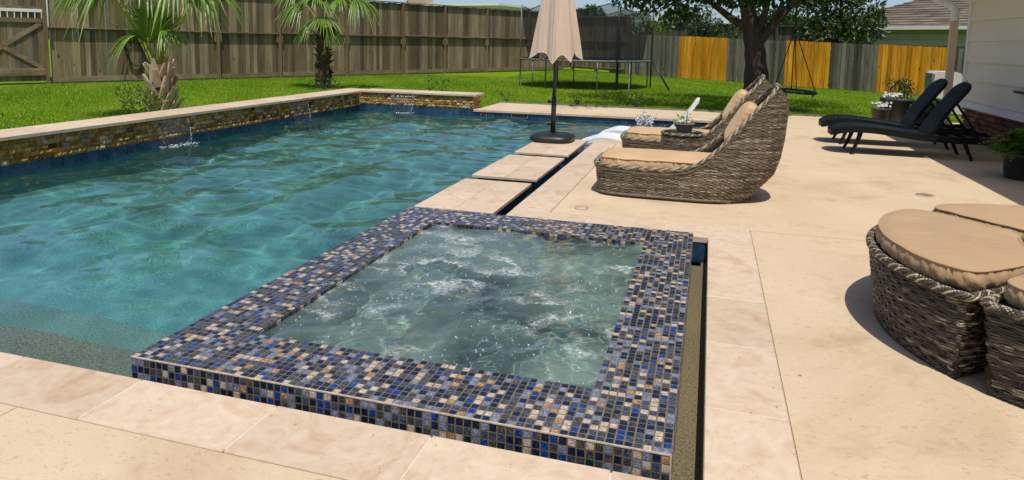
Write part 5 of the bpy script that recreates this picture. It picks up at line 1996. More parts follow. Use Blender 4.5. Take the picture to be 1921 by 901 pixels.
c_ = cl_px([(1530, 20, 34, 26), (1570, 8, 40, 34), (1610, 22, 36, 30), (1640, 45, 18, 26), (1590, 52, 40, 24), (1535, 55, 36, 24), (1600, -20, 40, 24), (1550, -30, 40, 26), (1520, 70, 24, 20), (1580, 80, 50, 24), (1560, 120, 60, 50)], 27.5)
mtree('magnolia_tree', 'large dark magnolia behind the fence left of the brown roof', (px(1570, 100, 27.5)[0], 27.5, -0.03), c_, 1000, 0.17, LEAF_MAG, 0.12)
c_ = cl_px([(1318, 20, 22, 16), (1310, 42, 26, 18), (1340, 50, 16, 14), (1325, 62, 26, 14), (1318, 85, 30, 30)], 31.5)
mtree('magnolia_tree', 'small speckled magnolia behind the orange fence left of the tree trunk', (px(1320, 100, 31.5)[0], 31.5, -0.03), c_, 760, 0.17, LEAF_MAG, 0.07)
c_ = cl_px([(1385, 48, 14, 18), (1375, 62, 12, 10), (1380, 80, 20, 20)], 31.0)
mtree('magnolia_tree', 'thin sapling half hidden behind the broad tree trunk', (px(1382, 100, 31.0)[0], 31.0, -0.03), c_, 420, 0.17, LEAF_MAG, 0.05)
c_ = cl_px([(1165, 44, 26, 14), (1200, 40, 26, 16), (1235, 45, 26, 14), (1180, 62, 26, 14), (1230, 64, 24, 12), (1200, 85, 40, 26)], 33.5)
mtree('olive_tree', 'pale green leafy tree behind the fence right of the trampoline', (px(1200, 100, 33.5)[0], 33.5, -0.03), c_, 430, 0.20, LEAF_SHRUB, 0.07)
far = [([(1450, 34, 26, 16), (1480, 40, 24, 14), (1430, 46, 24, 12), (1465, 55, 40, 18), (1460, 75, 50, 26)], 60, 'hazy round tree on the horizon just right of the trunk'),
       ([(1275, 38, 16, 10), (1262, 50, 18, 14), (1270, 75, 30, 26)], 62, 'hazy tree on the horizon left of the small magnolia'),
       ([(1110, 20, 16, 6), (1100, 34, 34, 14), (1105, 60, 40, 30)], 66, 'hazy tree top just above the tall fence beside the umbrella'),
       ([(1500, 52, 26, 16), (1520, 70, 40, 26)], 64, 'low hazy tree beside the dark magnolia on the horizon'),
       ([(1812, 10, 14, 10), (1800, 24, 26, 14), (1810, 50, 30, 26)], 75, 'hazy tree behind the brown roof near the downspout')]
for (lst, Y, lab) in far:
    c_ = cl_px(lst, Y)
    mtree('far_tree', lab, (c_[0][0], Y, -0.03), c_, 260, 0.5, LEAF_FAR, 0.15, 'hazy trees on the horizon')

# ---- shrubs along the lawn
sh = [((245, 212), -9.0, 'rounded light-green shrub beside the thick palm trunk', 0.30, 0.34, 'X'),
      ((85, 232), -9.0, 'sparse twiggy seedling at the far left behind the stone wall', 0.16, 0.22, 'X')]
p = px(246, 215, 8.3)
bush('garden_shrub', 'rounded light-green shrub beside the thick palm trunk', 'shrub', (-8.6, 8.52, -0.03), [(-8.6, 8.52, 0.32, 0.28, 0.28, 0.30), (-8.7, 8.34, 0.44, 0.2, 0.2, 0.2), (-8.45, 8.65, 0.30, 0.24, 0.24, 0.26)], 3600, 0.055, LEAF_SHRUB, 7)
bush('garden_shrub', 'sparse twiggy seedling at the far left behind the stone wall', 'shrub', (-8.45, 6.35, -0.03), [(-8.45, 6.35, 0.24, 0.20, 0.24, 0.20)], 300, 0.05, LEAF_DARK, 12, stem_r=0.006)
bush('garden_shrub', 'low green ground cover at the foot of the slender palm', 'shrub', (-10.5, 16.75, -0.03), [(-10.6, 16.6, 0.10, 0.35, 0.35, 0.2), (-10.35, 16.9, 0.12, 0.35, 0.35, 0.2)], 1500, 0.07, LEAF_DARK, 4)
for (cx0, cy0, lab, rx, rz, mt, dens) in ((-4.55, 15.05, 'thin reddish seedling beside the far walkway, leftmost of three', 0.24, 0.20, LEAF_DARK, 240),
                                          (-2.86, 15.0, 'small bushy plant beside the far walkway right of the umbrella pole', 0.20, 0.17, LEAF_SHRUB, 1300),
                                          (-1.55, 15.05, 'small light-green bush beside the far walkway near the splashing water', 0.21, 0.19, LEAF_SHRUB, 1600)):
    bush('garden_shrub', lab, 'shrub', (cx0, cy0, -0.03), [(cx0, cy0, 0.19, rx * 0.8, rx * 0.7, rz * 0.85), (cx0 - rx * 0.5, cy0, 0.25, rx * 0.5, rx * 0.5, rz * 0.5), (cx0 + rx * 0.5, cy0, 0.22, rx * 0.55, rx * 0.5, rz * 0.6)], dens, 0.06, mt, 9, stem_r=0.006)
for (x0, lab) in ((-7.55, 'small tufty plant behind the short wall, left one of a pair'), (-7.15, 'small tufty plant behind the short wall, right one of a pair')):
    bush('garden_shrub', lab, 'shrub', (x0, 17.6, -0.03), [(x0, 17.6, 0.18, 0.20, 0.2, 0.2)], 700, 0.08, LEAF_DARK, 7, stem_r=0.006)

# ---- palms
def fan_leaf(parent, base, hub, face, rad, nseg, spread, droop, seed, dry=0.05, name='frond'):
    """petiole from base to hub, then a fan of pleated, drooping segments. face = outward direction of the fan's midrib"""
    r = np.random.default_rng(seed)
    base = np.array(base, float); hub = np.array(hub, float)
    f = np.array(face, float); f /= np.linalg.norm(f)
    side = np.cross(f, np.array([0, 0, 1.0]))
    if np.linalg.norm(side) < 0.1:
        side = np.array([1.0, 0, 0])
    side /= np.linalg.norm(side)
    Vs, Fs, Rs, nb_ = [], [], [], 0
    for k in range(nseg):
        a = (k / (nseg - 1) - 0.5) * spread
        d = f * math.cos(a) + side * math.sin(a)
        L = rad * (0.72 + 0.28 * math.cos(a * 0.8)) * r.uniform(0.88, 1.06)
        w = 0.021 * rad / 0.75
        m_ = 7
        t = np.linspace(0, 1, m_)
        dr = droop * r.uniform(0.75, 1.3)
        path = hub + np.outer(t * L, d)
        path[:, 2] -= dr * L * t ** 2.2
        pl = np.cross(d, np.array([0, 0, 1.0])); pl /= np.linalg.norm(pl) + 1e-9
        up = np.cross(pl, d)
        ww = w * np.minimum(1, 0.25 + t * 3.0) * (1 - t ** 3 * 0.93)
        hang = np.clip(t - 0.5, 0, 1)[:, None]
        Lf = path - pl * ww[:, None] + up * (ww * 0.55)[:, None]
        Rt = path + pl * ww[:, None] + up * (ww * 0.55)[:, None]
        Md = path
        V_ = np.stack([Lf, Md, Rt], 1).reshape(-1, 3)
        idx_ = np.arange(m_ * 3).reshape(m_, 3) + nb_
        nb_ += m_ * 3
        for q in range(2):
            Fs.append(np.stack([idx_[:-1, q], idx_[1:, q], idx_[1:, q + 1], idx_[:-1, q + 1]], -1))
            c = np.full(m_ - 1, np.clip(r.normal(0.45, 0.2), 0, 0.9))
            if r.random() < dry * 3:
                c[-1] = 1.0
            Rs.append(c)
        Vs.append(V_)
    o = fast_obj(name, fast_mesh(name, np.concatenate(Vs), np.concatenate(Fs), PALM, np.concatenate(Rs)), parent)
    mid = (base + hub) / 2 + np.array([0, 0, 0.06 * np.linalg.norm(hub - base)])
    q = smooth_path([base, mid, hub, hub + f * 0.12 * rad], 12)
    pb = MB(); pb.tube(q, np.linspace(0.021, 0.011, 12), 6); pb.build('petiole', PETIOLE, o, WLOC[o.name])
    return o


B1 = np.array([-9.0, 9.34, -0.03])
palm1 = thing('fan_palm', 'stout fan palm with pale stubby leaf bases behind the left wall', 'palm', tuple(B1))
mb = MB(); mb.tube([B1 + (0, 0, -0.05), B1 + (0, 0, 0.3), B1 + (0, 0, 0.75), B1 + (0, 0, 0.95)], [0.17, 0.175, 0.15, 0.10], 14); mb.build('trunk', FIBRE, palm1)


def boot_mesh():
    mb = MB()
    P = []
    for t, w, o_ in ((0, 0.062, 0.0), (0.35, 0.058, 0.045), (0.7, 0.045, 0.085), (0.93, 0.038, 0.12), (1.0, 0.030, 0.13)):
        z = t * 0.25
        P.append([(-w, o_, z), (-w * 0.6, o_ + 0.026, z), (0, o_ + 0.036, z), (w * 0.6, o_ + 0.026, z), (w, o_, z), (0, o_ - 0.016, z)])
    P = np.array(P)
    P = np.concatenate([P, P[:, :1]], 1)
    mb.grid(P, smooth=True, r=0.5); mb.add(P[-1][:6], [(0, 1, 2, 3, 4, 5)], 0, 0.5)
    return mb.mesh('leaf_base', BOOT)


BM = boot_mesh()
for k in range(46):
    a = k * 2.399963
    z = 0.02 + 0.80 * (k / 46) + random.uniform(-0.015, 0.015)
    rr = 0.165 - 0.03 * (z / 0.9)
    o = bpy.data.objects.new('leaf_base', BM)
    fin(o, palm1, (B1[0] + rr * math.cos(a), B1[1] + rr * math.sin(a), z - 0.03))
    o.rotation_euler = (random.uniform(-0.12, 0.25), random.uniform(-0.2, 0.2), a - math.pi / 2 + random.uniform(-0.15, 0.15))
    s_ = random.uniform(0.85, 1.15); o.scale = (s_ * 1.05, s_, s_)
T1 = B1 + (0, 0, 0.86)
cr_ = R[:, 0]                                            # picture's right, to place fronds round the crown
for k, (rt, up, tow, fr, fu, rad, sp, dp) in enumerate((
        (-0.66, 1.40, 0.10, -0.75, 0.30, 0.95, 2.3, 0.95), (0.42, 1.38, 0.15, 0.7, 0.35, 0.92, 2.3, 1.0), (-0.05, 0.42, 0.20, 0.05, 1.0, 0.92, 1.9, 0.06), (0.10, 0.50, 0.16, 0.12, 1.0, 0.85, 1.6, 0.10),
        (-0.28, 1.45, -0.20, -0.30, 0.5, 0.95, 2.4, 0.9), (0.20, 1.60, -0.3, 0.25, 0.6, 0.95, 2.4, 0.8), (0.20, 0.62, 0.20, 0.55, 0.3, 0.55, 1.4, 0.9), (-0.16, 0.55, 0.20, -0.45, 0.2, 0.62, 1.4, 1.0),
        (0.62, 1.40, -0.2, 0.9, 0.15, 0.9, 2.2, 0.9), (-0.95, 1.55, -0.1, -0.9, 0.2, 0.9, 2.2, 0.9))):
    hub = T1 + cr_ * rt + np.array([0, 0, up]) + np.array([0.25, -0.95, 0]) * tow
    face = cr_ * fr + np.array([0, 0, fu]) + np.array([0.25, -0.95, 0]) * 0.35
    fan_leaf(palm1, T1 + cr_ * rt * 0.1, hub, face, rad, 26, sp, dp, 60 + k)

B2 = np.array([-10.75, 17.2, -0.03])
palm2 = thing('fan_palm', 'slender fan palm with shaggy brown trunk near the far corner', 'palm', tuple(B2))
mb = MB(); zz = np.linspace(0, 1.75, 22)
mb.tube(np.stack([B2[0] + 0.03 * np.sin(zz), np.full(22, B2[1]), zz - 0.05], -1), 0.20 - 0.075 * zz / 1.75 + 0.02 * np.sin(zz * 23), 12); mb.build('trunk', FIBRE, palm2)


def flake_mesh():
    mb = MB()
    P = np.array([[(-0.05, 0, 0), (0.05, 0, 0)], [(-0.055, 0.03, 0.09), (0.045, 0.035, 0.08)], [(-0.03, 0.075, 0.14), (0.025, 0.08, 0.15)], [(-0.012, 0.11, 0.15), (0.006, 0.115, 0.165)]])
    mb.grid(P, smooth=False, r=0.5); mb.grid(P + np.array([0, 0.008, -0.012]), smooth=False, r=0.5)
    return mb.mesh('trunk_flake', FIBRE_FLAKE)


FM = flake_mesh()
for k in range(110):
    a = k * 2.399963 + random.uniform(-0.3, 0.3)
    z = 0.02 + 1.55 * (k / 110)
    rr = 0.19 - 0.075 * z / 1.75
    o = bpy.data.objects.new('trunk_flake', FM)
    fin(o, palm2, (B2[0] + rr * math.cos(a), B2[1] + rr * math.sin(a), z))
    o.rotation_euler = (random.uniform(-0.4, 0.5), random.uniform(-0.4, 0.4), a - math.pi / 2)
    s_ = random.uniform(0.7, 1.3); o.scale = (s_, s_, s_)
T2 = B2 + (0.02, 0, 1.62)
for k, (rt, up, tow, fr, fu, rad, sp, dp) in enumerate((
        (0.12, 0.40, 0.40, 0.12, -0.05, 0.80, 3.4, 0.55), (-0.45, 0.75, 0.15, -0.85, 0.25, 0.95, 2.3, 0.9), (0.95, 0.85, 0.1, 0.8, 0.25, 0.90, 2.3, 1.0), (-0.1, 0.75, 0.3, -0.1, 0.4, 0.95, 2.4, 0.8),
        (0.45, 0.85, -0.1, 0.6, 0.5, 0.95, 2.3, 0.7), (-0.75, 1.05, -0.2, -0.8, 0.5, 0.95, 2.3, 0.8), (0.1, 1.15, -0.2, 0.05, 0.9, 0.95, 2.3, 0.5), (-0.2, 0.28, 0.3, -0.5, -0.2, 0.62, 1.8, 0.8), (0.28, 0.16, 0.3, 0.35, -0.3, 0.55, 1.7, 0.8))):
    hub = T2 + cr_ * rt + np.array([0, 0, up]) + np.array([0.3, -0.93, 0]) * tow
    face = cr_ * fr + np.array([0, 0, fu]) + np.array([0.3, -0.93, 0]) * 0.4
    fan_leaf(palm2, T2, hub, face, rad, 28, sp, dp, 90 + k, 0.12)


# ---- ferns and pots
def fern_fronds(parent, c, n, L, mat, seed, updir=0.9, name='fern_frond'):
    r = np.random.default_rng(seed)
    for k in range(n):
        a = r.uniform(0, 2 * np.pi); le = L * r.uniform(0.6, 1.1)
        t = np.linspace(0, 1, 12)
        el = r.uniform(0.35, 1.25) * updir
        path = np.array(c) + np.outer(t * le * math.cos(el), [math.cos(a), math.sin(a), 0])
        path[:, 2] += t * le * math.sin(el) - 0.55 * le * t ** 2.2
        sd = np.array([-math.sin(a), math.cos(a), 0])
        Vs, Fs, Rs = [], [], []
        nb_ = 0
        for i in range(1, 12):
            w = 0.085 * le / 0.45 * (1 - (t[i]) ** 2) * min(1, t[i] * 5) + 0.012
            dirv = path[i] - path[i - 1]; dirv /= np.linalg.norm(dirv)
            for s_ in (-1, 1):
                p0 = path[i]; p1 = p0 + sd * s_ * w + dirv * w * 0.35 + np.array([0, 0, -w * 0.15])
                hwid = dirv * le * 0.030
                Vs += [p0 - hwid * 0.7, p0 + hwid * 0.7, p1 + hwid * 0.25, p1 - hwid * 0.25]
                Fs.append((nb_, nb_ + 1, nb_ + 2, nb_ + 3)); nb_ += 4
                Rs.append(np.clip(r.normal(0.5, 0.22), 0, 1))
        for i in range(11):
            Vs += [path[i] - sd * 0.003, path[i] + sd * 0.003, path[i + 1] + sd * 0.003, path[i + 1] - sd * 0.003]
            Fs.append((nb_, nb_ + 1, nb_ + 2, nb_ + 3)); nb_ += 4; Rs.append(0.3)
        fast_obj(name, fast_mesh(name, np.array(Vs), np.array(Fs), mat, np.array(Rs)), parent)


def pot(name, label, c, r0, r1, h, mat, rimh=0.04, sq=None, cat='planter', group=None):
    t = thing(name, label, cat, c, group)
    mb = MB(); mb.lathe([(r0 * 0.98, 0.0), (r0, 0.01), (r1, h - rimh), (r1 * 1.08, h - rimh), (r1 * 1.09, h), (r1 * 0.98, h), (r1 * 0.93, h - 0.05)], c, 28, sq=sq); mb.build('pot', mat, t)
    MB().lathe([(r1 * 0.94, h - 0.035), (0.0005, h - 0.02)], c, 20, sq=sq).build('soil', SOIL, t)
    return t


fp = pot('potted_fern', 'big green fern in a black pot at the right edge', (3.33, 8.6, 0), 0.15, 0.18, 0.29, BLACK_PLASTIC)
fern_fronds(fp, (3.33, 8.6, 0.28), 130, 0.55, LEAF_FERN, 5, 1.15)
fp = pot('potted_fern', 'fern in a brown pot behind the black loungers', (4.05, 14.4, 0), 0.15, 0.20, 0.27, POT)
fern_fronds(fp, (4.05, 14.4, 0.26), 100, 0.52, LEAF_FERN, 6, 1.2)
bp = pot('flower_planter', 'tall charcoal planter with dark bush and white flowers', (3.50, 14.62, 0), 0.22, 0.275, 0.45, POT_DK, 0.07)
P_, D_ = clump_points([(3.50, 14.62, 0.66, 0.22, 0.20, 0.16), (3.66, 14.58, 0.60, 0.17, 0.16, 0.13), (3.42, 14.6, 0.74, 0.11, 0.1, 0.10), (3.60, 14.6, 0.75, 0.10, 0.1, 0.09)], 5200, 0.1)
fast_obj('foliage', leaf_mesh('foliage', P_, D_, rng.uniform(0.035, 0.06, len(P_)), LEAF_DARK, 0.65), bp)
for k in range(5):
    e = np.array([3.50 + rng.normal(0, 0.1), 14.62 + rng.normal(0, 0.06), 0.72])
    MB().tube([(3.50, 14.62, 0.42), e], [0.008, 0.004], 5).build('stem', BARK, bp)


def flowers(parent, c, rx, rz, n, trail=False):
    P_, D_ = clump_points([(c[0], c[1], c[2], rx, rx * 0.9, rz)], 2200, 0.1)
    fast_obj('flower_leaves', leaf_mesh('flower_leaves', P_, D_, rng.uniform(0.03, 0.06, len(P_)), LEAF_FERN, 0.4), parent)
    for k in range(n):
        a = rng.uniform(0, 6.28); q = rng.random() ** 0.5
        ctr = np.array([c[0] + rx * 1.1 * q * math.cos(a), c[1] + rx * q * math.sin(a), c[2] + rz * rng.uniform(0.3, 1.25)])
        mb = MB()
        for j in range(5):
            b = j * 1.2566
            d = np.array([math.cos(b), -0.35, math.sin(b)]) * 0.026
            e = np.array([-math.sin(b), 0, math.cos(b)]) * 0.012
            mb.add([ctr, ctr + d * 0.6 + e, ctr + d, ctr + d * 0.6 - e], [(0, 1, 2, 3)])
        mb.build('flower', PETAL, parent)


flowers(bp, (3.37, 14.42, 0.46), 0.15, 0.08, 30)
sp_ = pot('flower_planter', 'small round brown pot with white flowers beside the tall planter', (3.17, 14.35, 0), 0.13, 0.165, 0.26, POT, 0.03)
flowers(sp_, (3.17, 14.32, 0.28), 0.15, 0.08, 26)
np_ = pot('flower_planter', 'little brown pot with trailing leaves between planter and fern', (3.80, 14.3, 0), 0.11, 0.14, 0.23, POT, 0.03)
P_, D_ = clump_points([(3.78, 14.25, 0.28, 0.14, 0.13, 0.09), (3.67, 14.2, 0.26, 0.08, 0.07, 0.1)], 2600, 0.2)
fast_obj('foliage', leaf_mesh('foliage', P_, D_, rng.uniform(0.04, 0.08, len(P_)), LEAF_FERN, 0.4), np_)

# succulent bowl on the glass table
sb = thing('succulent_bowl', 'grey bowl of succulents standing on the glass side table', 'planter', (TB[0] + 0.015, TB[1] + 0.03, TB_H + 0.003))
cb = (TB[0] + 0.015, TB[1] + 0.03, TB_H + 0.004)
MB().lathe([(0.075, 0.0), (0.078, 0.01), (0.098, 0.075), (0.106, 0.078), (0.106, 0.088), (0.096, 0.088), (0.09, 0.06)], cb, 26, sq=3).build('bowl', simple('bowl_grey', (0.14, 0.125, 0.105), 0.7, 0.2, 20), sb)
MB().lathe([(0.092, 0.072), (0.0005, 0.08)], cb, 18, sq=3).build('soil', SOIL, sb)
P_, D_ = clump_points([(cb[0] - 0.03, cb[1], cb[2] + 0.12, 0.09, 0.07, 0.05), (cb[0] + 0.02, cb[1] + 0.02, cb[2] + 0.16, 0.04, 0.04, 0.06), (cb[0] - 0.09, cb[1], cb[2] + 0.09, 0.05, 0.05, 0.04)], 5200, 0.1)
D_[:, 2] += 0.6
fast_obj('succulent', leaf_mesh('succulent', P_, D_, rng.uniform(0.025, 0.05, len(P_)), LEAF_SUCC, 0.5), sb)
P_, D_ = clump_points([(cb[0] + 0.075, cb[1] - 0.01, cb[2] + 0.105, 0.05, 0.05, 0.035)], 9000, 0.1)
fast_obj('dry_succulent', leaf_mesh('dry_succulent', P_, D_, rng.uniform(0.02, 0.035, len(P_)), LEAF_PINK, 0.6), sb)
MB().tube([(cb[0] + 0.02, cb[1], cb[2] + 0.08), (cb[0] + 0.03, cb[1] + 0.01, cb[2] + 0.24)], [0.006, 0.004], 5).build('stem', LEAF_SUCC, sb)

# ================================================================== YARD THINGS
# ---- trampoline
TC = np.array([-4.0, 22.1]); TR = 2.12; TH = 0.86
tr = thing('trampoline', 'round trampoline with black safety net on the lawn', 'trampoline', (*TC, -0.03))


def circ(r_, z, n=72, a0=0.0):
    a = np.linspace(0, 2 * np.pi, n, endpoint=False) + a0
    return np.stack([TC[0] + r_ * np.cos(a), TC[1] + r_ * np.sin(a), np.full(n, z)], -1)


mb = MB(); mb.tube(circ(TR, TH), 0.032, 8, closed=True); mb.build('frame_ring', GALV, tr)
mb = MB(); mb.lathe([(0.001, TH - 0.03), (1.2, TH - 0.028), (TR - 0.25, TH)], (*TC, 0), 60); mb.build('jump_mat', simple('jump_mat', (0.012, 0.012, 0.013), 0.7, 0.2, 5), tr)
mb = MB(); mb.lathe([(TR - 0.27, TH + 0.02), (TR + 0.0, TH + 0.035)], (*TC, 0), 60); mb.build('spring_pad', simple('spring_pad', (0.022, 0.03, 0.032), 0.5, 0.2, 5), tr)
mb = MB(); rr = TR - 0.28
nz = 8
zz = np.linspace(TH + 0.02, TH + 1.72, nz)
aa = np.linspace(0, 2 * np.pi, 96, endpoint=False)
P = np.zeros((96, nz, 3))
for j, z in enumerate(zz):
    sag = 0.20 * (j / (nz - 1)) ** 3 * np.abs(np.sin(aa * 3)) 
    rj = rr + 0.25 * (j / (nz - 1)) - 0.35 * sag + 0.05 * np.sin(aa * 11 + j * 0.5)
    P[:, j] = np.stack([TC[0] + rj * np.cos(aa), TC[1] + rj * np.sin(aa), z - sag], -1)
mb.grid(P, closed_u=True); net = mb.build('safety_net', NET, tr)
mb = MB(); mb.tube(P[:, -1], 0.012, 4, closed=True); mb.build('net_hem', ROPE, net, WLOC[net.name])
for k in range(6):
    a = k * math.pi / 3 + 0.12
    p0 = np.array([TC[0] + (TR + 0.03) * math.cos(a), TC[1] + (TR + 0.03) * math.sin(a)])
    MB().tube([(p0[0], p0[1], -0.02), (p0[0], p0[1], TH + 0.8), (p0[0] + 0.02, p0[1], TH + 1.76)], 0.024, 8).build('net_pole', GALV if k in (2, 3, 4) else BLACK_METAL, tr)
for k in range(4):
    a = k * math.pi / 2 + 0.62
    p = [np.array([TC[0] + TR * math.cos(a + s_ * 0.26), TC[1] + TR * math.sin(a + s_ * 0.26)]) for s_ in (-1, 1)]
    MB().tube([(*p[0], TH), (*p[0], -0.02), (*((p[0] + p[1]) / 2), -0.06), (*p[1], -0.02), (*p[1], TH)], 0.021, 8).build('leg', GALV, tr)
lad = thing('trampoline_ladder', 'thin black ladder leaning on the right side of the trampoline', 'ladder', (-1.3, 21.3, -0.03))
for q in (0.0, 0.30):
    MB().tube([(-1.80, 21.55 + q, TH + 0.05), (-1.20, 21.3 + q, -0.03)], 0.02, 6).build('rail', BLACK_METAL, lad)
for f_ in (0.3, 0.62):
    MB().tube([(-1.80 + 0.6 * f_, 21.55 - 0.25 * f_, 0.91 - 0.94 * f_), (-1.80 + 0.6 * f_, 21.85 - 0.25 * f_, 0.91 - 0.94 * f_)], 0.024, 6).build('rung', BLACK_METAL, lad)

# ---- disc swing hanging from the tree
sw = thing('disc_swing', 'black disc swing hanging on ropes from the tree', 'swing', (1.80, 16.1, 0.42))
mb = MB(); aa = np.linspace(0, 2 * np.pi, 40, endpoint=False)
mb.tube(np.stack([1.80 + 0.44 * np.cos(aa), 16.1 + 0.44 * np.sin(aa), 0.42 - 0.03 * np.cos(aa)], -1), 0.035, 8, closed=True); mb.build('ring', ROPE, sw)
MB().lathe([(0.42, 0.42), (0.001, 0.40)], (1.80, 16.1, 0), 30).build('seat_web', ROPE, sw)
for a in (0.1, 1.6, 3.2, 4.7):
    MB().tube([(1.80 + 0.44 * math.cos(a), 16.1 + 0.44 * math.sin(a), 0.42), (1.73, 16.0, 1.75 if a in (1.6,) else 1.78)], 0.011, 5).build('rope', ROPE, sw)
MB().tube([(1.73, 16.0, 1.74), (1.72, 15.96, 2.4)], 0.02, 6).build('hanger', ROPE, sw)
for a in (0.4, 2.4, 4.2):
    x, y = 1.80 + 0.44 * math.cos(a), 16.1 + 0.44 * math.sin(a)
    MB().tube([(x, y, 0.42), (x + 0.02, y, 0.34), (x - 0.01, y, 0.28)], 0.016, 5).build('rope_tail', ROPE, sw)

# ---- covered grill by the house
gp = px(1775, 172, 17.0)
gb = thing('covered_grill', 'grill under a pale pink fabric cover by the house corner', 'grill cover', (4.98, 17.0, -0.03))
mb = MB()
pro = [(4.70, 0.0), (4.69, 0.5), (4.70, 0.86), (4.74, 0.915), (5.10, 0.915), (5.20, 0.88), (5.28, 0.70), (5.30, 0.0)]
P = np.array([[(x + 0.008 * math.sin(j * 3 + z * 9), y, z) for (x, z) in pro] for j, y in enumerate(np.linspace(16.75, 17.35, 7))])
mb.grid(P, smooth=False); mb.add(P[0], [tuple(range(len(pro) - 1, -1, -1))]); mb.add(P[-1], [tuple(range(len(pro)))])
mb.build('cover', COVER, gb)
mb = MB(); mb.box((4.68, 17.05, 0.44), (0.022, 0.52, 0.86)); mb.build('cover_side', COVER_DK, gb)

# ---- hose on the fence, pipes on the lawn
hs = thing('garden_hose', 'coiled black hose hanging on the tall fence behind the palm', 'hose', fpt(FP, FD, FN, 2.27, 0.12, 0.75))
for k in range(5):
    a = np.linspace(0, 2 * np.pi, 40, endpoint=False)
    w = 0.20 + 0.03 * k; h_ = 0.36 + 0.04 * k
    P = [fpt(FP, FD, FN, 2.27 + w * math.cos(q) * (1 + 0.25 * math.sin(q)), 0.06 + 0.02 * k, 0.82 + 0.04 * k + h_ * math.sin(q)) for q in a]
    mb = MB(); mb.tube(P, 0.014, 6, closed=True); mb.build('coil', RUBBER, hs)
MB().tube([fpt(FP, FD, FN, 2.05, 0.1, 0.9), fpt(FP, FD, FN, 1.93, 0.1, 0.5), fpt(FP, FD, FN, 1.86, 0.12, 0.22)], 0.014, 6).build('hose_end', RUBBER, hs)
MB().box(fpt(FP, FD, FN, 2.27, 0.05, 1.2), (0.3, 0.1, 0.05), rz=frz).build('hanger', BLACK_METAL, hs)
for (x, y, h_, lab) in ((247, 150, 0.26, 'white plastic pipe stub in the grass left of the thick palm'), (336, 148, 0.20, 'white plastic pipe stub in the grass right of the thick palm')):
    p = px(x, y, 15.3); s_ = (-0.03 - 1.4) / (p[2] - 1.4); q = np.array([p[0] * s_, p[1] * s_, -0.03])
    o = MB().tube([q, q + (0, 0, h_ - 0.05)], 0.03, 10).tube([q + (0, 0, h_ - 0.06), q + (0, 0, h_)], 0.04, 10).build('pipe_stub', PVC, None, tuple(q)); tag(o, lab, 'pipe', 'white pipe stubs')
p = px(195, 152, 15.3); s_ = (-0.03 - 1.4) / (p[2] - 1.4); q = np.array([p[0] * s_, p[1] * s_, 0.0])
o = MB().tube([q + cr_ * -0.13, q + cr_ * 0.0 + (0, 0, 0.02), q + cr_ * 0.14], 0.035, 8).tube([q + cr_ * 0.02, q + cr_ * 0.02 + (0, 0, 0.06)], 0.03, 8).build('pipe_fitting', PVC, None, tuple(q)); tag(o, 'white pipe fitting lying on the grass near the gate', 'pipe')
p = px(1109, 132, 25.0); s_ = (-0.03 - 1.4) / (p[2] - 1.4); q = np.array([p[0] * s_, p[1] * s_, -0.03])
o = MB().tube([q, q + (0.02, 0, 0.2), q + (0.08, 0, 0.3)], 0.03, 8).build('pipe_stub', PVC, None, tuple(q)); tag(o, 'white pipe stub at the fence foot beneath the trampoline', 'pipe')

# ---- deck fittings
p = (2.045, 7.255)
dr = thing('deck_drain', 'round dark drain grate set in the deck near the sofa', 'drain', (*p, 0))
MB().lathe([(0.085, -0.003), (0.085, 0.0), (0.06, 0.001), (0.0005, 0.001)], (*p, 0), 28).build('drain_plate', simple('drain_tan', (0.55, 0.41, 0.27), 0.7, 0.15, 20), dr)
mb = MB()
for i in range(-4, 5):
    for j in range(-4, 5):
        if i * i + j * j < 18:
            mb.box((p[0] + i * 0.017, p[1] + j * 0.017, 0.0015), (0.009, 0.009, 0.002))
o = mb.build('drain_holes', BLACK_METAL, dr); o['kind'] = 'stuff'
q = (-1.0, 5.58)
o = MB().lathe([(0.05, -0.004), (0.052, 0.002), (0.03, 0.006), (0.0005, 0.006)], (*q, 0), 20, sq=4).build('utility_cover', simple('cap_tan', (0.50, 0.37, 0.23), 0.6, 0.1, 20), None, (*q, 0)); tag(o, 'small tan utility cover set in the deck beside the nearer chaise', 'cover')

# ================================================================== WATER FEATURES
def waterfall(label, p0, p1, out, z0, throw, seed):
    p0 = np.array(p0, float); p1 = np.array(p1, float); out = np.array(out, float)
    t = thing('waterfall', label, 'waterfall', (*((p0 + p1) / 2 + out * throw), WZ), 'sheet waterfalls on the stone walls')
    r = np.random.default_rng(seed)
    u = np.linspace(0, 1, 26); s_ = np.linspace(0, 1, 18)
    P = np.zeros((26, 18, 3))
    for j, q in enumerate(s_):
        x = throw * q ** 0.5; z = z0 + (WZ - z0) * q
        sq = 0.5 + (u - 0.5) * (1 - 0.22 * q)
        b = p0 + np.outer(sq, p1 - p0) + out * x + np.outer(0.006 * np.sin(u * 30 + q * 4), out)
        P[:, j, :2] = b; P[:, j, 2] = z
    mb = MB(); mb.grid(P); mb.build('water_sheet', FALL, t)
    for e in (0, -1):
        C, Rr = [], []
        for k in range(30 if e == 0 else 44):
            q = r.random() ** 0.8
            i = q * 17; j = int(min(i, 16)); f_ = i - j
            C.append(P[e, j] * (1 - f_) + P[e, j + 1] * f_ + r.normal(0, 0.004, 3)); Rr.append(r.uniform(0.002, 0.0048) * (0.7 if e == 0 else 1.2))
        blobs('edge_stream', C, Rr, DROPS, t, (1, 1, 1.8))['kind'] = 'stuff'
    n = 120
    uu = r.random(n)
    C = np.stack([P[0, -1] + (P[-1, -1] - P[0, -1]) * (uu[k] * 1.2 - 0.1) + np.array([*(out * r.normal(0.02, 0.05)), r.uniform(0.0, 0.02)]) for k in range(n)])
    blobs('splash', C, r.uniform(0.005, 0.015, n), DROPS, t, (1.2, 1.2, 0.5))['kind'] = 'stuff'
    return t


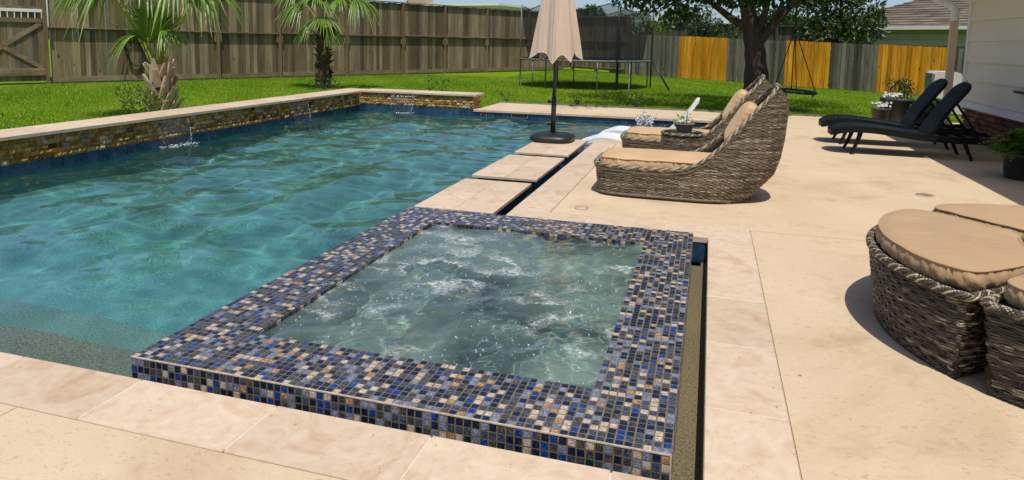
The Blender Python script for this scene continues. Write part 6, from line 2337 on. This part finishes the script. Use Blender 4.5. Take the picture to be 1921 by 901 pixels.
a = px(290, 224, 1.0); 
def on_x(x, y, X):
    v = R @ np.array([x - 960.0, y - 225.0, 1264.77]); return v * (X / v[0]) + np.array([0, 0, 1.4])
y0_, y1_ = on_x(288, 228, -7.25)[1], on_x(350, 217, -7.25)[1]
waterfall('thin sheet waterfall from the left wall near the thick palm', (-7.25, y0_), (-7.25, y1_), (1, 0), 0.225, 0.12, 1)
y0_, y1_ = on_x(539, 190, -7.25)[1], on_x(574, 186, -7.25)[1]
waterfall('sheet waterfall from the left wall near the far corner', (-7.25, y0_), (-7.25, y1_), (1, 0), 0.225, 0.12, 2)
waterfall('clear sheet waterfall from the short wall across the far corner', (px(733, 175, 13.05)[0], 13.05), (px(780, 177, 13.05)[0], 13.05), (0, -1), 0.235, 0.12, 3)

# bubbler on the ledge
bb = thing('bubbler_jet', 'white bubbling water jet on the far shallow ledge', 'fountain', (-1.12, 12.25, WZ))
n = 260
q = rng.random(n)
C = np.stack([-1.12 + rng.normal(0, 0.06, n) * (0.5 + q) + 0.05 * q, 12.25 + rng.normal(0, 0.06, n) * (0.5 + q), WZ + 0.34 * q * rng.random(n) ** 0.35], -1)
blobs('jet', C, rng.uniform(0.008, 0.030, n) * (1.15 - 0.5 * q), DROPS, bb)['kind'] = 'stuff'
n = 60
C = np.stack([-1.12 + rng.normal(0, 0.22, n), 12.25 + rng.normal(0, 0.22, n), WZ + rng.random(n) * 0.06], -1)
blobs('droplets', C, rng.uniform(0.004, 0.012, n), DROPS, bb)['kind'] = 'stuff'


# white resin loungers lying on the ledge
def ledge_lounger(label, x0, y0, zs_):
    t = thing('ledge_lounger', label, 'lounger', (x0 + 0.9, y0, -0.46), 'white loungers in the shallow water')
    xs = np.array([0.0, 0.10, 0.28, 0.48, 0.72, 0.95, 1.15, 1.40, 1.62, 1.74, 1.80])
    P_ = smooth_path(np.stack([xs + x0, np.full(11, y0), np.array(zs_)], -1), 40)
    w = 0.33
    ys = np.linspace(-1, 1, 11)
    topP = P_[:, None, :] + np.stack([np.zeros(11), ys * w, -0.012 * np.abs(ys) ** 5 + 0.014 * (ys ** 2)], -1)[None]
    T_ = np.gradient(P_, axis=0); T_ /= np.linalg.norm(T_, axis=1)[:, None]
    Nn_ = np.stack([-T_[:, 2], np.zeros(len(T_)), T_[:, 0]], -1)
    bot = topP - Nn_[:, None, :] * 0.055
    mb = MB(); mb.grid(topP); mb.grid(bot[:, ::-1])
    ring0 = np.concatenate([topP[:, 0], topP[-1, 1:], topP[::-1, -1][1:], topP[0, ::-1][1:-1]])
    ring1 = np.concatenate([bot[:, 0], bot[-1, 1:], bot[::-1, -1][1:], bot[0, ::-1][1:-1]])
    mid = (ring0 + ring1) / 2
    mb.grid(np.stack([ring0, ring1], 1), closed_u=True)
    mb.build('body', WHITE_PLASTIC, t)
    for xx in (0.5, 1.35):
        zt_ = np.interp(xx, xs, zs_) - 0.05
        MB().box((x0 + xx, y0, (-0.46 + zt_) / 2), (0.30, 0.5, zt_ + 0.46)).build('support', WHITE_PLASTIC, t)
    return t


ledge_lounger('nearer white resin lounger in the shallow water behind the chaises', -2.06, 10.55, [-0.20, -0.165, -0.10, -0.04, -0.055, -0.13, -0.16, -0.03, 0.13, 0.205, 0.20])
ledge_lounger('farther white resin lounger with raised curved head behind the plant bowl', -1.95, 11.45, [-0.20, -0.165, -0.09, -0.03, -0.05, -0.12, -0.14, 0.06, 0.32, 0.50, 0.515])

# overhead wires far behind
for k, (ya, yb, lab) in enumerate(((10, 6, 'uppermost thin overhead wire in the sky above the brown roof'), (19, 16, 'middle thin overhead wire in the sky above the brown roof'), (29, 26, 'lowest thin overhead wire in the sky above the brown roof'))):
    a = px(1380, ya + 12, 80.0); b = px(1950, yb + 6, 80.0)
    tt = np.linspace(0, 1, 12)[:, None]
    P = a + (b - a) * tt; P[:, 2] -= 0.3 * np.sin(tt[:, 0] * np.pi)
    o = MB().tube(P, 0.022, 4).build('overhead_wire', BLACK_METAL, None, tuple(a)); tag(o, lab, 'wire', 'overhead wires')
